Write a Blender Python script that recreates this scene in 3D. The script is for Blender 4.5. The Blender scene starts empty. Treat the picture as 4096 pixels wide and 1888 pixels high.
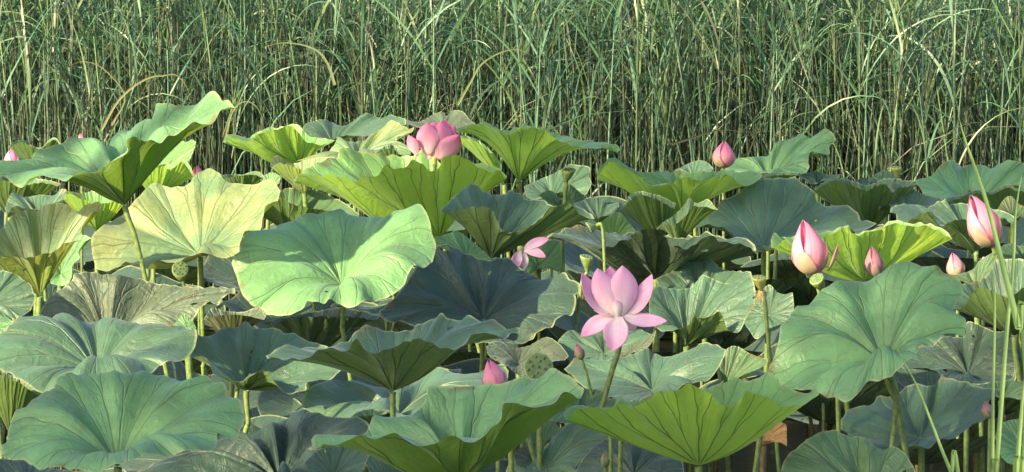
import bpy, math, random
import numpy as np
from mathutils import Vector, Matrix

random.seed(7)
RNG = np.random.default_rng(7)
S = bpy.context.scene
COL = S.collection

# ------------------------------------------------------------------ camera
CAM = Vector((0, 0, 2.3))
FPX, CXP, CYP = 15000.0, 2048.0, 944.0
PITCH = math.atan((944 + 660) / FPX)
cam = bpy.data.cameras.new('camera')
cam.sensor_width = 36.0
cam.lens = 36.0 * FPX / 4096.0
cam.clip_start, cam.clip_end = 0.5, 400.0
camo = bpy.data.objects.new('camera', cam)
COL.objects.link(camo)
camo.location = CAM
camo.rotation_euler = (math.pi / 2 - PITCH, 0, 0)
S.camera = camo

# ------------------------------------------------------------------ light
SUN_EL, SUN_AZ = math.radians(24), math.radians(-130)      # azimuth: clockwise from +Y (north)
SDIR = Vector((math.sin(SUN_AZ) * math.cos(SUN_EL), math.cos(SUN_AZ) * math.cos(SUN_EL), math.sin(SUN_EL)))
w = bpy.data.worlds.new('World')
S.world = w
w.use_nodes = True
wn = w.node_tree
sky = wn.nodes.new('ShaderNodeTexSky')
sky.sky_type = 'NISHITA'
sky.sun_disc = False
sky.sun_elevation = SUN_EL
sky.sun_rotation = SUN_AZ
sky.dust_density = 2.0
sky.ozone_density = 0.6
bg = wn.nodes['Background']
bg.inputs['Strength'].default_value = 0.11
wn.links.new(sky.outputs[0], bg.inputs['Color'])
sl = bpy.data.lights.new('sun', 'SUN')
sl.energy = 5.0
sl.angle = math.radians(0.6)
sl.color = (1.0, 0.82, 0.47)
so = bpy.data.objects.new('sun', sl)
COL.objects.link(so)
so.rotation_euler = (-SDIR).to_track_quat('-Z', 'Y').to_euler()
so.location = (-8, -4, 9)
vs = S.view_settings
vs.view_transform = 'Standard'
vs.look = 'None'
vs.gamma = 1.0
vs.use_curve_mapping = False
vs.exposure = 1.47
S.cycles.max_bounces = 8
S.cycles.transmission_bounces = 6
S.cycles.sample_clamp_indirect = 6

# ------------------------------------------------------------------ pixel helpers
REG = dict(A=(0, 300), B=(800, 300), C=(1600, 300), D=(2300, 450), E=(3096, 450),
           F=(0, 1088), G=(800, 1088), H=(1600, 1088), I=(2300, 1088), J=(3096, 1088))

def P(s):
    """'B185,1130 200,1070 G..' -> native photo pixels"""
    out, r = [], None
    for tok in s.split():
        if tok[0] in REG:
            r, tok = tok[0], tok[1:]
        x, y = tok.split(',')
        out.append((REG[r][0] + float(x) / 1.484, REG[r][1] + float(y) / 1.484))
    return out

CP, SP = math.cos(PITCH), math.sin(PITCH)

def at(px, py, Y):
    """world point seen at photo pixel (px,py) at distance Y in front"""
    px, py, Y = np.asarray(px, float), np.asarray(py, float), np.asarray(Y, float)
    a, b = (px - CXP) / FPX, -(py - CYP) / FPX
    dy = CP + b * SP
    dz = -SP + b * CP
    t = Y / dy
    return np.stack([a * t, Y + 0 * a, CAM.z + dz * t], -1)

def V(s, Y):
    p = P(s)[0]
    return Vector(at(p[0], p[1], Y))

# ------------------------------------------------------------------ object helpers
def thing(name, loc, label, cat, group=None):
    o = bpy.data.objects.new(name, None)
    o.empty_display_size = 0.1
    COL.objects.link(o)
    o.location = loc
    o['label'], o['category'] = label, cat
    if group:
        o['group'] = group
    return o

def mesh_obj(name, verts, faces, mat, parent=None, smooth=True, uv=None, col=None):
    """verts in world space; object placed under parent with its origin at the parent"""
    v = np.asarray(verts, float)
    off = Vector(parent.location) if parent is not None and parent.parent is None else Vector((0, 0, 0))
    if parent is not None and parent.parent is not None:
        off = Vector(parent.parent.location)
    v = v - np.array(off)
    me = bpy.data.meshes.new(name)
    f = np.asarray(faces, np.int32) if not isinstance(faces, list) else None
    if f is not None and len(f):
        n = f.shape[1]
        me.vertices.add(len(v))
        me.vertices.foreach_set('co', v.astype(np.float32).ravel())
        me.loops.add(f.size)
        me.loops.foreach_set('vertex_index', f.ravel())
        me.polygons.add(len(f))
        me.polygons.foreach_set('loop_start', np.arange(0, f.size, n, dtype=np.int32))
        me.polygons.foreach_set('use_smooth', np.full(len(f), smooth))
        me.update(calc_edges=True)
    else:
        me.from_pydata([tuple(x) for x in v], [], faces)
        me.polygons.foreach_set('use_smooth', np.full(len(me.polygons), smooth))
    if uv is not None and f is not None:
        l = me.uv_layers.new(name='UVMap')
        l.data.foreach_set('uv', np.asarray(uv, np.float32)[f.ravel()].ravel())
    if col is not None:
        a = me.color_attributes.new('tint', 'FLOAT_COLOR', 'POINT')
        a.data.foreach_set('color', np.asarray(col, np.float32).ravel())
    me.materials.append(mat)
    o = bpy.data.objects.new(name, me)
    COL.objects.link(o)
    if parent is not None:
        o.parent = parent
    return o

def grid_faces(nr, nc, closed=False):
    r = np.arange(nr - 1)[:, None]
    c = np.arange(nc if closed else nc - 1)[None, :]
    c2 = (c + 1) % nc
    return np.stack([r * nc + c, r * nc + c2, (r + 1) * nc + c2, (r + 1) * nc + c], -1).reshape(-1, 4)

def catmull(p, n):
    """open Catmull-Rom through p, n samples per span"""
    p = np.asarray(p, float)
    q = np.vstack([2 * p[0] - p[1], p, 2 * p[-1] - p[-2]])
    t = np.linspace(0, 1, n, endpoint=False)[:, None]
    out = []
    for i in range(len(p) - 1):
        a, b, c, d = q[i:i + 4]
        out.append(0.5 * ((2 * b) + (-a + c) * t + (2 * a - 5 * b + 4 * c - d) * t ** 2 + (-a + 3 * b - 3 * c + d) * t ** 3))
    out.append(p[-1:])
    return np.vstack(out)

def tube(points, radii, ns=8):
    pts = catmull(points, 6) if len(points) > 2 else np.linspace(points[0], points[1], 12)
    rr = np.interp(np.linspace(0, 1, len(pts)), np.linspace(0, 1, len(radii)), radii)
    tan = np.gradient(pts, axis=0)
    tan /= np.linalg.norm(tan, axis=1)[:, None] + 1e-9
    ref = np.array([0.31, 0.9, 0.12])
    u = np.cross(tan, ref)
    u /= np.linalg.norm(u, axis=1)[:, None]
    v = np.cross(tan, u)
    a = np.linspace(0, 2 * np.pi, ns, endpoint=False)
    V_ = pts[:, None] + rr[:, None, None] * (np.cos(a)[None, :, None] * u[:, None] + np.sin(a)[None, :, None] * v[:, None])
    uv = np.stack(np.broadcast_arrays(a[None, :] / 6.283, np.linspace(0, 1, len(pts))[:, None]), -1).reshape(-1, 2)
    f = grid_faces(len(pts), ns, True)
    V_ = np.vstack([V_.reshape(-1, 3), pts[0], pts[-1]])
    n0, n1 = len(V_) - 2, len(V_) - 1
    caps = [[n0, (i + 1) % ns, i, i] for i in range(ns)]
    b = (len(pts) - 1) * ns
    caps += [[n1, b + i, b + (i + 1) % ns, b + (i + 1) % ns] for i in range(ns)]
    return V_, np.vstack([f, np.array([[c[0], c[1], c[2], c[2]] for c in caps])[:0].reshape(0, 4)]) if False else f, np.vstack([uv, [0, 0], [0, 1]])

# ------------------------------------------------------------------ materials
def new_mat(name):
    m = bpy.data.materials.new(name)
    m.use_nodes = True
    nt = m.node_tree
    nt.nodes.clear()
    out = nt.nodes.new('ShaderNodeOutputMaterial')
    return m, nt, out

class N:
    def __init__(s, nt): s.nt = nt
    def node(s, t, **kw):
        n = s.nt.nodes.new(t)
        for k, v in kw.items():
            setattr(n, k, v)
        return n
    def put(s, sock, v):
        if v is None: return
        if hasattr(v, 'is_linked') or hasattr(v, 'links'): s.nt.links.new(v, sock)
        else:
            if isinstance(v, tuple) and len(v) == 3 and sock.type == 'RGBA': v = v + (1,)
            sock.default_value = v
    def math(s, op, a, b=None, c=None, clamp=False):
        n = s.node('ShaderNodeMath', operation=op, use_clamp=clamp)
        s.put(n.inputs[0], a); s.put(n.inputs[1], b); s.put(n.inputs[2], c)
        return n.outputs[0]
    def ss(s, v, a, b, c=0.0, d=1.0):
        n = s.node('ShaderNodeMapRange', interpolation_type='SMOOTHSTEP')
        for i, x in enumerate((v, a, b, c, d)): s.put(n.inputs[i], x)
        return n.outputs[0]
    def mix(s, f, a, b, mode='MIX'):
        n = s.node('ShaderNodeMix', data_type='RGBA', blend_type=mode)
        s.put(n.inputs[0], f); s.put(n.inputs[6], a); s.put(n.inputs[7], b)
        return n.outputs[2]
    def noise(s, vec, scale, detail=3.0, rough=0.55, dist=0.0):
        n = s.node('ShaderNodeTexNoise')
        s.put(n.inputs['Vector'], vec)
        n.inputs['Scale'].default_value = scale
        n.inputs['Detail'].default_value = detail
        n.inputs['Roughness'].default_value = rough
        n.inputs['Distortion'].default_value = dist
        return n.outputs['Fac']

def leaf_material(name, top, under, trans, vein_top, nveins=17, tw=0.3, rough=0.5, wrinkle=1.0, brown=0.0, green=0.0):
    m, nt, out = new_mat(name)
    n = N(nt)
    uvn = n.node('ShaderNodeUVMap'); uvn.uv_map = 'UVMap'
    sep = n.node('ShaderNodeSeparateXYZ'); nt.links.new(uvn.outputs[0], sep.inputs[0])
    geo = n.node('ShaderNodeNewGeometry')
    obc = n.node('ShaderNodeTexCoord')
    oi = n.node('ShaderNodeObjectInfo')
    pos = obc.outputs['Object']
    t = sep.outputs[1]
    wob = n.noise(pos, 9.0, 2.0)
    wob2 = n.math('MULTIPLY', n.math('SUBTRACT', wob, 0.5), 0.7)
    th = n.math('ADD', n.math('MULTIPLY', sep.outputs[0], float(nveins)), n.math('MULTIPLY', wob2, t))
    fid = n.math('FLOOR', th)
    f = n.math('ABSOLUTE', n.math('SUBTRACT', n.math('FRACT', th), 0.5))
    wn_ = n.node('ShaderNodeTexWhiteNoise', noise_dimensions='1D')
    nt.links.new(n.math('ADD', fid, n.math('MULTIPLY', oi.outputs['Random'], 37.0)), wn_.inputs['W'])
    tf = n.math('MULTIPLY_ADD', wn_.outputs[0], 0.33, 0.38)
    off = n.math('MULTIPLY', n.math('MAXIMUM', n.math('SUBTRACT', t, tf), 0.0), 0.48)
    d = n.math('MULTIPLY', n.math('MULTIPLY', n.math('ABSOLUTE', n.math('SUBTRACT', f, off)), 6.283 / nveins), t)
    wd = n.math('MULTIPLY_ADD', t, -0.009, 0.015)
    vein = n.math('SUBTRACT', 1.0, n.ss(n.math('DIVIDE', d, wd), 0.0, 1.0))
    vein = n.math('MULTIPLY', vein, n.ss(t, 0.02, 0.12))
    puff = n.math('POWER', n.math('MULTIPLY', d, 9.0, clamp=True), 0.55)
    # radial fine ribs + mottling
    comb = n.node('ShaderNodeCombineXYZ')
    nt.links.new(n.math('MULTIPLY', sep.outputs[0], 95.0), comb.inputs[0])
    nt.links.new(n.math('MULTIPLY', t, 4.0), comb.inputs[1])
    nt.links.new(n.math('MULTIPLY', oi.outputs['Random'], 50.0), comb.inputs[2])
    ribs = n.noise(comb.outputs[0], 1.0, 3.0, 0.6, 0.3)
    blot = n.noise(pos, 6.0, 4.0)
    fine = n.noise(pos, 70.0, 3.0)
    spots = n.ss(n.noise(pos, 45.0, 2.0), 0.70, 0.78)
    ripple = n.noise(pos, 22.0, 3.0, 0.6, 1.2)
    # colours
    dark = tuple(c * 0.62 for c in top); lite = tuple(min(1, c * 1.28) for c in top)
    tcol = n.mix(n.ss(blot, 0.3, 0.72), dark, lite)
    tcol = n.mix(n.math('MULTIPLY', ribs, 0.35), tcol, (top[0] * 1.5, top[1] * 1.35, top[2] * 1.1))
    tcol = n.mix(n.math('MULTIPLY', vein, 0.30), tcol, vein_top)
    tcol = n.mix(n.math('MULTIPLY', spots, 0.35), tcol, (0.10, 0.085, 0.035))
    hub = n.math('SUBTRACT', 1.0, n.ss(t, 0.018, 0.035))
    tcol = n.mix(n.math('MULTIPLY', hub, 0.8), tcol, (0.36, 0.45, 0.22))
    rim = n.ss(t, 0.976, 0.995)
    tcol = n.mix(n.math('MULTIPLY', rim, 0.5), tcol, (0.42, 0.48, 0.24))
    worn = n.math('MULTIPLY', n.ss(t, 0.90, 0.99), n.ss(n.noise(pos, 11.0, 4.0), 0.56, 0.68))
    tcol = n.mix(n.math('MULTIPLY', worn, 0.7), tcol, (0.17, 0.12, 0.05))
    ucol = n.mix(n.ss(blot, 0.3, 0.72), tuple(c * 0.75 for c in under), tuple(c * 1.15 for c in under))
    ucol = n.mix(n.math('MULTIPLY', ribs, 0.25), ucol, tuple(c * 0.6 for c in under))
    ucol = n.mix(n.math('MULTIPLY', vein, 0.75), ucol, tuple(c * 0.30 for c in under))
    ucol = n.mix(n.math('MULTIPLY', spots, 0.3), ucol, (0.12, 0.08, 0.03))
    if green:
        gm = n.math('MULTIPLY', n.ss(n.math('ADD', n.noise(pos, 5.0, 4.0), n.math('MULTIPLY', t, -0.25)), 0.22, 0.46), green)
        tcol = n.mix(gm, tcol, (0.095, 0.21, 0.115))
    if brown:
        bm = n.math('MULTIPLY', n.ss(n.noise(pos, 4.5, 4.0), 0.45, 0.62), brown)
        tcol = n.mix(bm, tcol, (0.21, 0.16, 0.08)); ucol = n.mix(bm, ucol, (0.24, 0.15, 0.06))
    col = n.mix(geo.outputs['Backfacing'], tcol, ucol)
    tr = n.mix(n.math('MULTIPLY', vein, 0.75), trans, tuple(c * 0.25 for c in trans))
    # bump
    amt = n.math('MULTIPLY_ADD', geo.outputs['Backfacing'], 0.45, 0.55)
    h = n.math('MULTIPLY', n.math('MULTIPLY_ADD', puff, 0.5, n.math('MULTIPLY', vein, -0.35)), amt)
    h = n.math('ADD', h, n.math('MULTIPLY', n.math('SUBTRACT', ribs, 0.5), 0.32 * wrinkle))
    h = n.math('ADD', h, n.math('MULTIPLY', ripple, 0.5 * wrinkle))
    h = n.math('ADD', h, n.math('MULTIPLY', fine, 0.10))
    bump = n.node('ShaderNodeBump'); bump.inputs['Distance'].default_value = 0.011
    bump.inputs['Strength'].default_value = 0.9
    nt.links.new(h, bump.inputs['Height'])
    b = n.node('ShaderNodeBsdfPrincipled')
    nt.links.new(col, b.inputs['Base Color'])
    n.put(b.inputs['Roughness'], n.math('MULTIPLY_ADD', fine, 0.2, rough - 0.1))
    n.put(b.inputs['Specular IOR Level'], n.math('MULTIPLY_ADD', geo.outputs['Backfacing'], -0.3, 0.55))
    b.inputs['Sheen Weight'].default_value = 0.13
    b.inputs['Sheen Roughness'].default_value = 0.45
    b.inputs['Sheen Tint'].default_value = (0.75, 0.95, 1.0, 1)
    nt.links.new(bump.outputs[0], b.inputs['Normal'])
    tl = n.node('ShaderNodeBsdfTranslucent')
    nt.links.new(tr, tl.inputs['Color']); nt.links.new(bump.outputs[0], tl.inputs['Normal'])
    mx = n.node('ShaderNodeMixShader'); mx.inputs[0].default_value = tw
    nt.links.new(b.outputs[0], mx.inputs[1]); nt.links.new(tl.outputs[0], mx.inputs[2])
    nt.links.new(mx.outputs[0], out.inputs[0])
    return m

UND = (0.11, 0.20, 0.040)
TRN = (0.26, 0.42, 0.05)
LM = dict(
    fresh=leaf_material('leaf_fresh_green', (0.155, 0.340, 0.155), UND, TRN, (0.33, 0.45, 0.25), tw=0.28, rough=0.42),
    blue=leaf_material('leaf_waxy_blue_green', (0.070, 0.148, 0.098), (0.10, 0.165, 0.05), (0.20, 0.31, 0.06), (0.24, 0.34, 0.24), tw=0.22, rough=0.42),
    mid=leaf_material('leaf_mid_green', (0.090, 0.180, 0.090), (0.08, 0.14, 0.035), (0.17, 0.28, 0.04), (0.25, 0.36, 0.15), tw=0.26, rough=0.44),
    old_shade=leaf_material('leaf_old_shade_dark_green', (0.038, 0.078, 0.056), (0.035, 0.065, 0.025), (0.07, 0.11, 0.025), (0.12, 0.19, 0.14), tw=0.16, wrinkle=1.4, rough=0.46),  # old-leaf green darkened further; canopy shade is put into the colour
    young=leaf_material('leaf_young_yellow_green', (0.165, 0.360, 0.135), (0.23, 0.38, 0.055), (0.50, 0.72, 0.08), (0.34, 0.46, 0.20), tw=0.40, rough=0.42),
    sunlit=leaf_material('leaf_sunlit_yellow', (0.215, 0.290, 0.130), (0.20, 0.29, 0.06), (0.42, 0.48, 0.09), (0.20, 0.22, 0.09), tw=0.28, brown=0.12, green=0.75),  # ordinary green leaves in sun: the sun's yellow is put into the colour
    dry=leaf_material('leaf_withering_grey_olive', (0.078, 0.118, 0.078), (0.07, 0.085, 0.035), (0.14, 0.15, 0.04), (0.18, 0.20, 0.13), tw=0.14, wrinkle=1.5, brown=0.10),
    dead=leaf_material('leaf_dead_tan_sunlit', (0.62, 0.38, 0.17), (0.62, 0.36, 0.15), (0.6, 0.3, 0.08), (0.3, 0.2, 0.08), tw=0.25, wrinkle=2.2, brown=0.1),  # dead tan raised to carry the sunlight that does not reach it
)

def simple_mat(name, c1, c2, scale=30, rough=0.5, bump=0.3, dist=0.002, tw=0.0, tcol=None, stretch=None, spec=0.4):
    m, nt, out = new_mat(name)
    n = N(nt)
    tc = n.node('ShaderNodeTexCoord')
    vec = tc.outputs['Object']
    if stretch:
        mp = n.node('ShaderNodeMapping'); mp.inputs['Scale'].default_value = stretch
        nt.links.new(vec, mp.inputs[0]); vec = mp.outputs[0]
    no = n.noise(vec, scale, 4.0)
    b = n.node('ShaderNodeBsdfPrincipled')
    nt.links.new(n.mix(n.ss(no, 0.3, 0.7), c1, c2), b.inputs['Base Color'])
    b.inputs['Roughness'].default_value = rough
    b.inputs['Specular IOR Level'].default_value = spec
    bp = n.node('ShaderNodeBump'); bp.inputs['Distance'].default_value = dist; bp.inputs['Strength'].default_value = bump
    nt.links.new(no, bp.inputs['Height']); nt.links.new(bp.outputs[0], b.inputs['Normal'])
    if tw:
        tl = n.node('ShaderNodeBsdfTranslucent'); tl.inputs[0].default_value = (tcol or c2) + (1,)
        mx = n.node('ShaderNodeMixShader'); mx.inputs[0].default_value = tw
        nt.links.new(b.outputs[0], mx.inputs[1]); nt.links.new(tl.outputs[0], mx.inputs[2])
        nt.links.new(mx.outputs[0], out.inputs[0])
    else:
        nt.links.new(b.outputs[0], out.inputs[0])
    return m

M_STEM = simple_mat('lotus_stalk_skin', (0.085, 0.14, 0.04), (0.17, 0.24, 0.07), 90, 0.5, 0.5, 0.002)
M_STEM_OLD = simple_mat('old_stalk_skin', (0.07, 0.06, 0.03), (0.16, 0.13, 0.06), 70, 0.7, 0.6, 0.002)
M_POD = simple_mat('seed_pod_skin', (0.13, 0.21, 0.07), (0.24, 0.32, 0.11), 50, 0.55, 0.5, 0.002)
M_POD_TOP = simple_mat('seed_pod_face', (0.075, 0.135, 0.05), (0.14, 0.21, 0.08), 60, 0.6, 0.6, 0.002)
M_PODY = simple_mat('young_pod_skin', (0.42, 0.48, 0.14), (0.55, 0.58, 0.20), 50, 0.5, 0.4, 0.001, 0.25, (0.7, 0.75, 0.2))
M_SEED = simple_mat('seed_green', (0.07, 0.12, 0.04), (0.13, 0.19, 0.07), 90, 0.45, 0.3)
M_STAMEN = simple_mat('stamen_dry', (0.45, 0.32, 0.14), (0.60, 0.45, 0.24), 90, 0.7)

def petal_material(name, base, mid, tip, streak=0.4, tw=0.35):
    m, nt, out = new_mat(name)
    n = N(nt)
    uvn = n.node('ShaderNodeUVMap'); uvn.uv_map = 'UVMap'
    sep = n.node('ShaderNodeSeparateXYZ'); nt.links.new(uvn.outputs[0], sep.inputs[0])
    tc = n.node('ShaderNodeTexCoord')
    v = n.math('ADD', sep.outputs[1], n.math('MULTIPLY', n.math('SUBTRACT', n.noise(tc.outputs['Object'], 25, 3), 0.5), 0.16))
    comb = n.node('ShaderNodeCombineXYZ')
    nt.links.new(n.math('MULTIPLY', sep.outputs[0], 22.0), comb.inputs[0]); nt.links.new(n.math('MULTIPLY', sep.outputs[1], 1.2), comb.inputs[1])
    st = n.noise(comb.outputs[0], 1.0, 4, 0.65)
    c = n.mix(n.ss(v, 0.08, 0.5), base, mid)
    c = n.mix(n.ss(v, 0.5, 1.0), c, tip)
    c = n.mix(n.math('MULTIPLY', n.ss(st, 0.42, 0.72), streak), c, tuple(x * y for x, y in zip(tip, (0.92, 0.68, 0.80))))
    edge = n.ss(n.math('ABSOLUTE', n.math('SUBTRACT', sep.outputs[0], 0.5)), 0.40, 0.5)
    c = n.mix(n.math('MULTIPLY', edge, 0.55), c, tuple(x * y for x, y in zip(tip, (0.95, 0.62, 0.75))))
    blem = n.ss(n.noise(tc.outputs['Object'], 60, 3), 0.68, 0.76)
    c = n.mix(n.math('MULTIPLY', blem, 0.35), c, (0.45, 0.25, 0.20))
    b = n.node('ShaderNodeBsdfPrincipled')
    nt.links.new(c, b.inputs['Base Color'])
    b.inputs['Roughness'].default_value = 0.48
    b.inputs['Specular IOR Level'].default_value = 0.35
    b.inputs['Sheen Weight'].default_value = 0.2
    bp = n.node('ShaderNodeBump'); bp.inputs['Distance'].default_value = 0.002; bp.inputs['Strength'].default_value = 0.6
    nt.links.new(st, bp.inputs['Height']); nt.links.new(bp.outputs[0], b.inputs['Normal'])
    tl = n.node('ShaderNodeBsdfTranslucent'); nt.links.new(c, tl.inputs[0])
    mx = n.node('ShaderNodeMixShader'); mx.inputs[0].default_value = tw
    nt.links.new(b.outputs[0], mx.inputs[1]); nt.links.new(tl.outputs[0], mx.inputs[2])
    nt.links.new(mx.outputs[0], out.inputs[0])
    return m

PM = dict(
    bloom=petal_material('petal_open_bloom', (0.90, 0.80, 0.82), (0.90, 0.62, 0.80), (0.88, 0.43, 0.70), 0.35),
    pale=petal_material('petal_pale_white', (0.88, 0.86, 0.74), (0.90, 0.80, 0.82), (0.85, 0.60, 0.72), 0.2),
    pink=petal_material('petal_strong_pink', (0.88, 0.62, 0.68), (0.88, 0.42, 0.60), (0.84, 0.26, 0.50), 0.4),
    bud=petal_material('petal_bud', (0.66, 0.38, 0.36), (0.82, 0.36, 0.50), (0.80, 0.22, 0.42), 0.35),
    outer=petal_material('petal_outer_guard', (0.42, 0.40, 0.22), (0.66, 0.42, 0.38), (0.70, 0.32, 0.38), 0.4),
    dusky=petal_material('petal_dusky_bud', (0.30, 0.32, 0.20), (0.40, 0.22, 0.26), (0.36, 0.12, 0.22), 0.6),
    greenish=petal_material('petal_green_bud', (0.22, 0.32, 0.14), (0.34, 0.40, 0.22), (0.34, 0.26, 0.20), 0.6),
)

# ------------------------------------------------------------------ the setting
def water_material():
    m, nt, out = new_mat('pond_water')
    n = N(nt)
    tc = n.node('ShaderNodeTexCoord')
    no = n.noise(tc.outputs['Object'], 3.0, 5)
    b = n.node('ShaderNodeBsdfPrincipled')
    nt.links.new(n.mix(n.ss(no, 0.35, 0.7), (0.008, 0.010, 0.007), (0.022, 0.022, 0.013)), b.inputs['Base Color'])
    b.inputs['Specular IOR Level'].default_value = 0.2
    b.inputs['Roughness'].default_value = 0.3
    bp = n.node('ShaderNodeBump'); bp.inputs['Distance'].default_value = 0.01; bp.inputs['Strength'].default_value = 0.3
    nt.links.new(n.noise(tc.outputs['Object'], 14.0, 3), bp.inputs['Height']); nt.links.new(bp.outputs[0], b.inputs['Normal'])
    nt.links.new(b.outputs[0], out.inputs[0])
    return m

def sheet(name, x0, x1, y0, y1, z, mat, nx=40, ny=40, amp=0.0):
    xs, ys = np.linspace(x0, x1, nx), np.linspace(y0, y1, ny)
    X, Y_ = np.meshgrid(xs, ys)
    Z = z + amp * (np.sin(X * 1.7 + Y_ * 0.9) * 0.5 + np.sin(X * 0.6 - Y_ * 2.3) * 0.5 + RNG.normal(0, 0.3, X.shape))
    v = np.stack([X, Y_, Z], -1).reshape(-1, 3)
    o = mesh_obj(name, v, grid_faces(ny, nx), mat)
    o['kind'] = 'structure'
    return o

sheet('pond_water', -60, 60, -6, 17.4, 0.0, water_material(), 30, 30)
M_MUD = simple_mat('bank_mud', (0.020, 0.018, 0.011), (0.045, 0.040, 0.022), 4, 0.95, 0.8, 0.03)
sheet('reed_bank_ground', -60, 60, 17.0, 150, 0.06, M_MUD, 60, 90, 0.03)

# ------------------------------------------------------------------ lotus leaves
def smooth_periodic(a, h):
    F = np.fft.rfft(a, axis=0)
    k = np.arange(F.shape[0])
    F *= np.exp(-(k / h) ** 2)[:, None]
    return np.fft.irfft(F, n=a.shape[0], axis=0)

def arclen_resample(p, u):
    s = np.r_[0, np.cumsum(np.linalg.norm(np.diff(p, axis=0), axis=1))]
    s /= s[-1]
    return np.stack([np.interp(u, s, p[:, 0]), np.interp(u, s, p[:, 1])], -1)

def stalk_points(start, via, Yc, lean, z0=-0.12):
    pts = [np.array(start)]
    for (px, py) in via:
        pts.append(at(px, py, Yc))
    last = pts[-1]
    if len(pts) > 1:
        d = pts[-1] - pts[-2]
        sl_ = np.clip(d[0] / min(d[2], -0.02), -0.25, 0.25)
    else:
        sl_ = lean
    drop = last[2] - z0
    if drop > 0.02:
        if drop > 0.3:
            pts.append(last + np.array([-sl_ * -0.5 * -drop * 1.0, 0.0, -drop * 0.5]) * np.array([1, 1, 1]))
        pts.append(last + np.array([-sl_ * drop, 0.0, -drop]))
        if drop > 0.3:
            pts[-2] = (last + pts[-1]) / 2 + np.array([random.uniform(-1, 1) * 0.008, 0, 0])
    return pts

LEAVES = 0
def leaf(label, c, back, front, Y, mat='fresh', k=0.8, bow=0.10, stem='', pleat=1.0, fall=3.0, group=None, skew=0.0, stem_mat=None, name='lotus_leaf', r=0.0075):
    global LEAVES
    LEAVES += 1
    rng = np.random.default_rng(100 + LEAVES)
    (cx, cy), = P(c)
    b = catmull(P(back), 8)
    f = catmull(P(front), 8)
    f = np.vstack([b[-1:], f, b[:1]])
    wpx = b[:, 0].max() - b[:, 0].min()
    n = int(np.clip(wpx / 3.2, 72, 256)) // 4 * 4
    nr = int(np.clip(wpx / 22, 12, 36))
    half = n // 2
    ub = np.arange(half) / half
    rim = np.vstack([arclen_resample(b, ub), arclen_resample(f, ub)])
    th = np.pi - np.arange(n) / n * 2 * np.pi
    hw = 0.5 * wpx / FPX * Y
    dep = k * hw * np.sin(th) + skew * hw * np.cos(th)
    # pleats: waves of the rim along the view direction
    pl = np.zeros(n)
    for h in range(4, 15):
        pl += rng.normal() * np.cos(h * th + rng.uniform(0, 6.28)) / (h ** 0.5)
    pl *= 0.04 * pleat * hw
    R3 = at(rim[:, 0], rim[:, 1], Y + dep)
    R3s = at(*(lambda q: (q[:, 0], q[:, 1]))(smooth_periodic(rim, 3.2)), Y + dep)
    C3 = at(cx, cy, Y)
    t = np.linspace(0, 1, nr) ** 0.9
    t[0] = 0.012
    T = t[:, None, None]
    Q = C3 + T * (R3s - C3)[None] + (T ** fall) * (R3 - R3s)[None]
    Q[..., 1] += (t[:, None] ** 1.6) * pl[None]
    bow = bow - 0.13
    Q[..., 2] -= bow * hw * 4 * t[:, None] * (1 - t[:, None]) * (0.6 + 0.4 * t[:, None])
    # gentle large undulation of the blade
    und = sum(rng.normal() * np.cos(h * th + rng.uniform(0, 6.28)) for h in (2, 3, 5, 7, 9)) * 0.034 * hw
    Q[..., 2] += und[None] * np.sin(np.pi * t)[:, None]
    fr = sum(rng.normal() * np.cos(h * th + rng.uniform(0, 6.28)) for h in range(16, 42, 3)) * 0.0028 * hw
    Q[..., 2] += fr[None] * np.clip((t[:, None] - .78) / .22, 0, 1) ** 2
    v = Q.reshape(-1, 3)
    uu = np.arange(n + 1) / n
    # duplicate seam column for clean UVs
    Qs = np.concatenate([Q, Q[:, :1]], 1)
    v = Qs.reshape(-1, 3)
    uv = np.stack(np.broadcast_arrays(uu[None, :], t[:, None]), -1).reshape(-1, 2)
    faces = grid_faces(nr, n + 1)
    if rng.uniform() < 0.65 and wpx > 250:
        fi, fj = np.divmod(np.arange(len(faces)), n)
        keep = np.ones(len(faces), bool)
        for _ in range(rng.integers(1, 4)):
            ci, cj = rng.uniform(.45, 1.02) * nr, rng.uniform(0, n)
            ri, rj = rng.uniform(.018, .045) * nr * 1.1, rng.uniform(.004, .012) * n
            keep &= ((fi - ci) / ri) ** 2 + ((fj - cj) / rj) ** 2 + rng.uniform(-.3, .3, len(fi)) > 1
        faces = faces[keep]
    via = P(stem) if stem else []
    sp = stalk_points(C3 + np.array([0, 0, -0.002]), via, Y, rng.uniform(-0.08, 0.08))
    base = sp[-1].copy(); base[2] = 0
    root = thing(name, tuple(base), label, 'lotus leaf', group or 'lotus leaves standing over the pond')
    mesh_obj('blade', v, faces, LM[mat], root, uv=uv)
    tv, tf, tuv = tube(sp, [r * 1.25, r, r, r * 1.1], 8)
    mesh_obj('stalk', tv, tf, stem_mat or M_STEM, root, uv=tuv)
    return root



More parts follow.
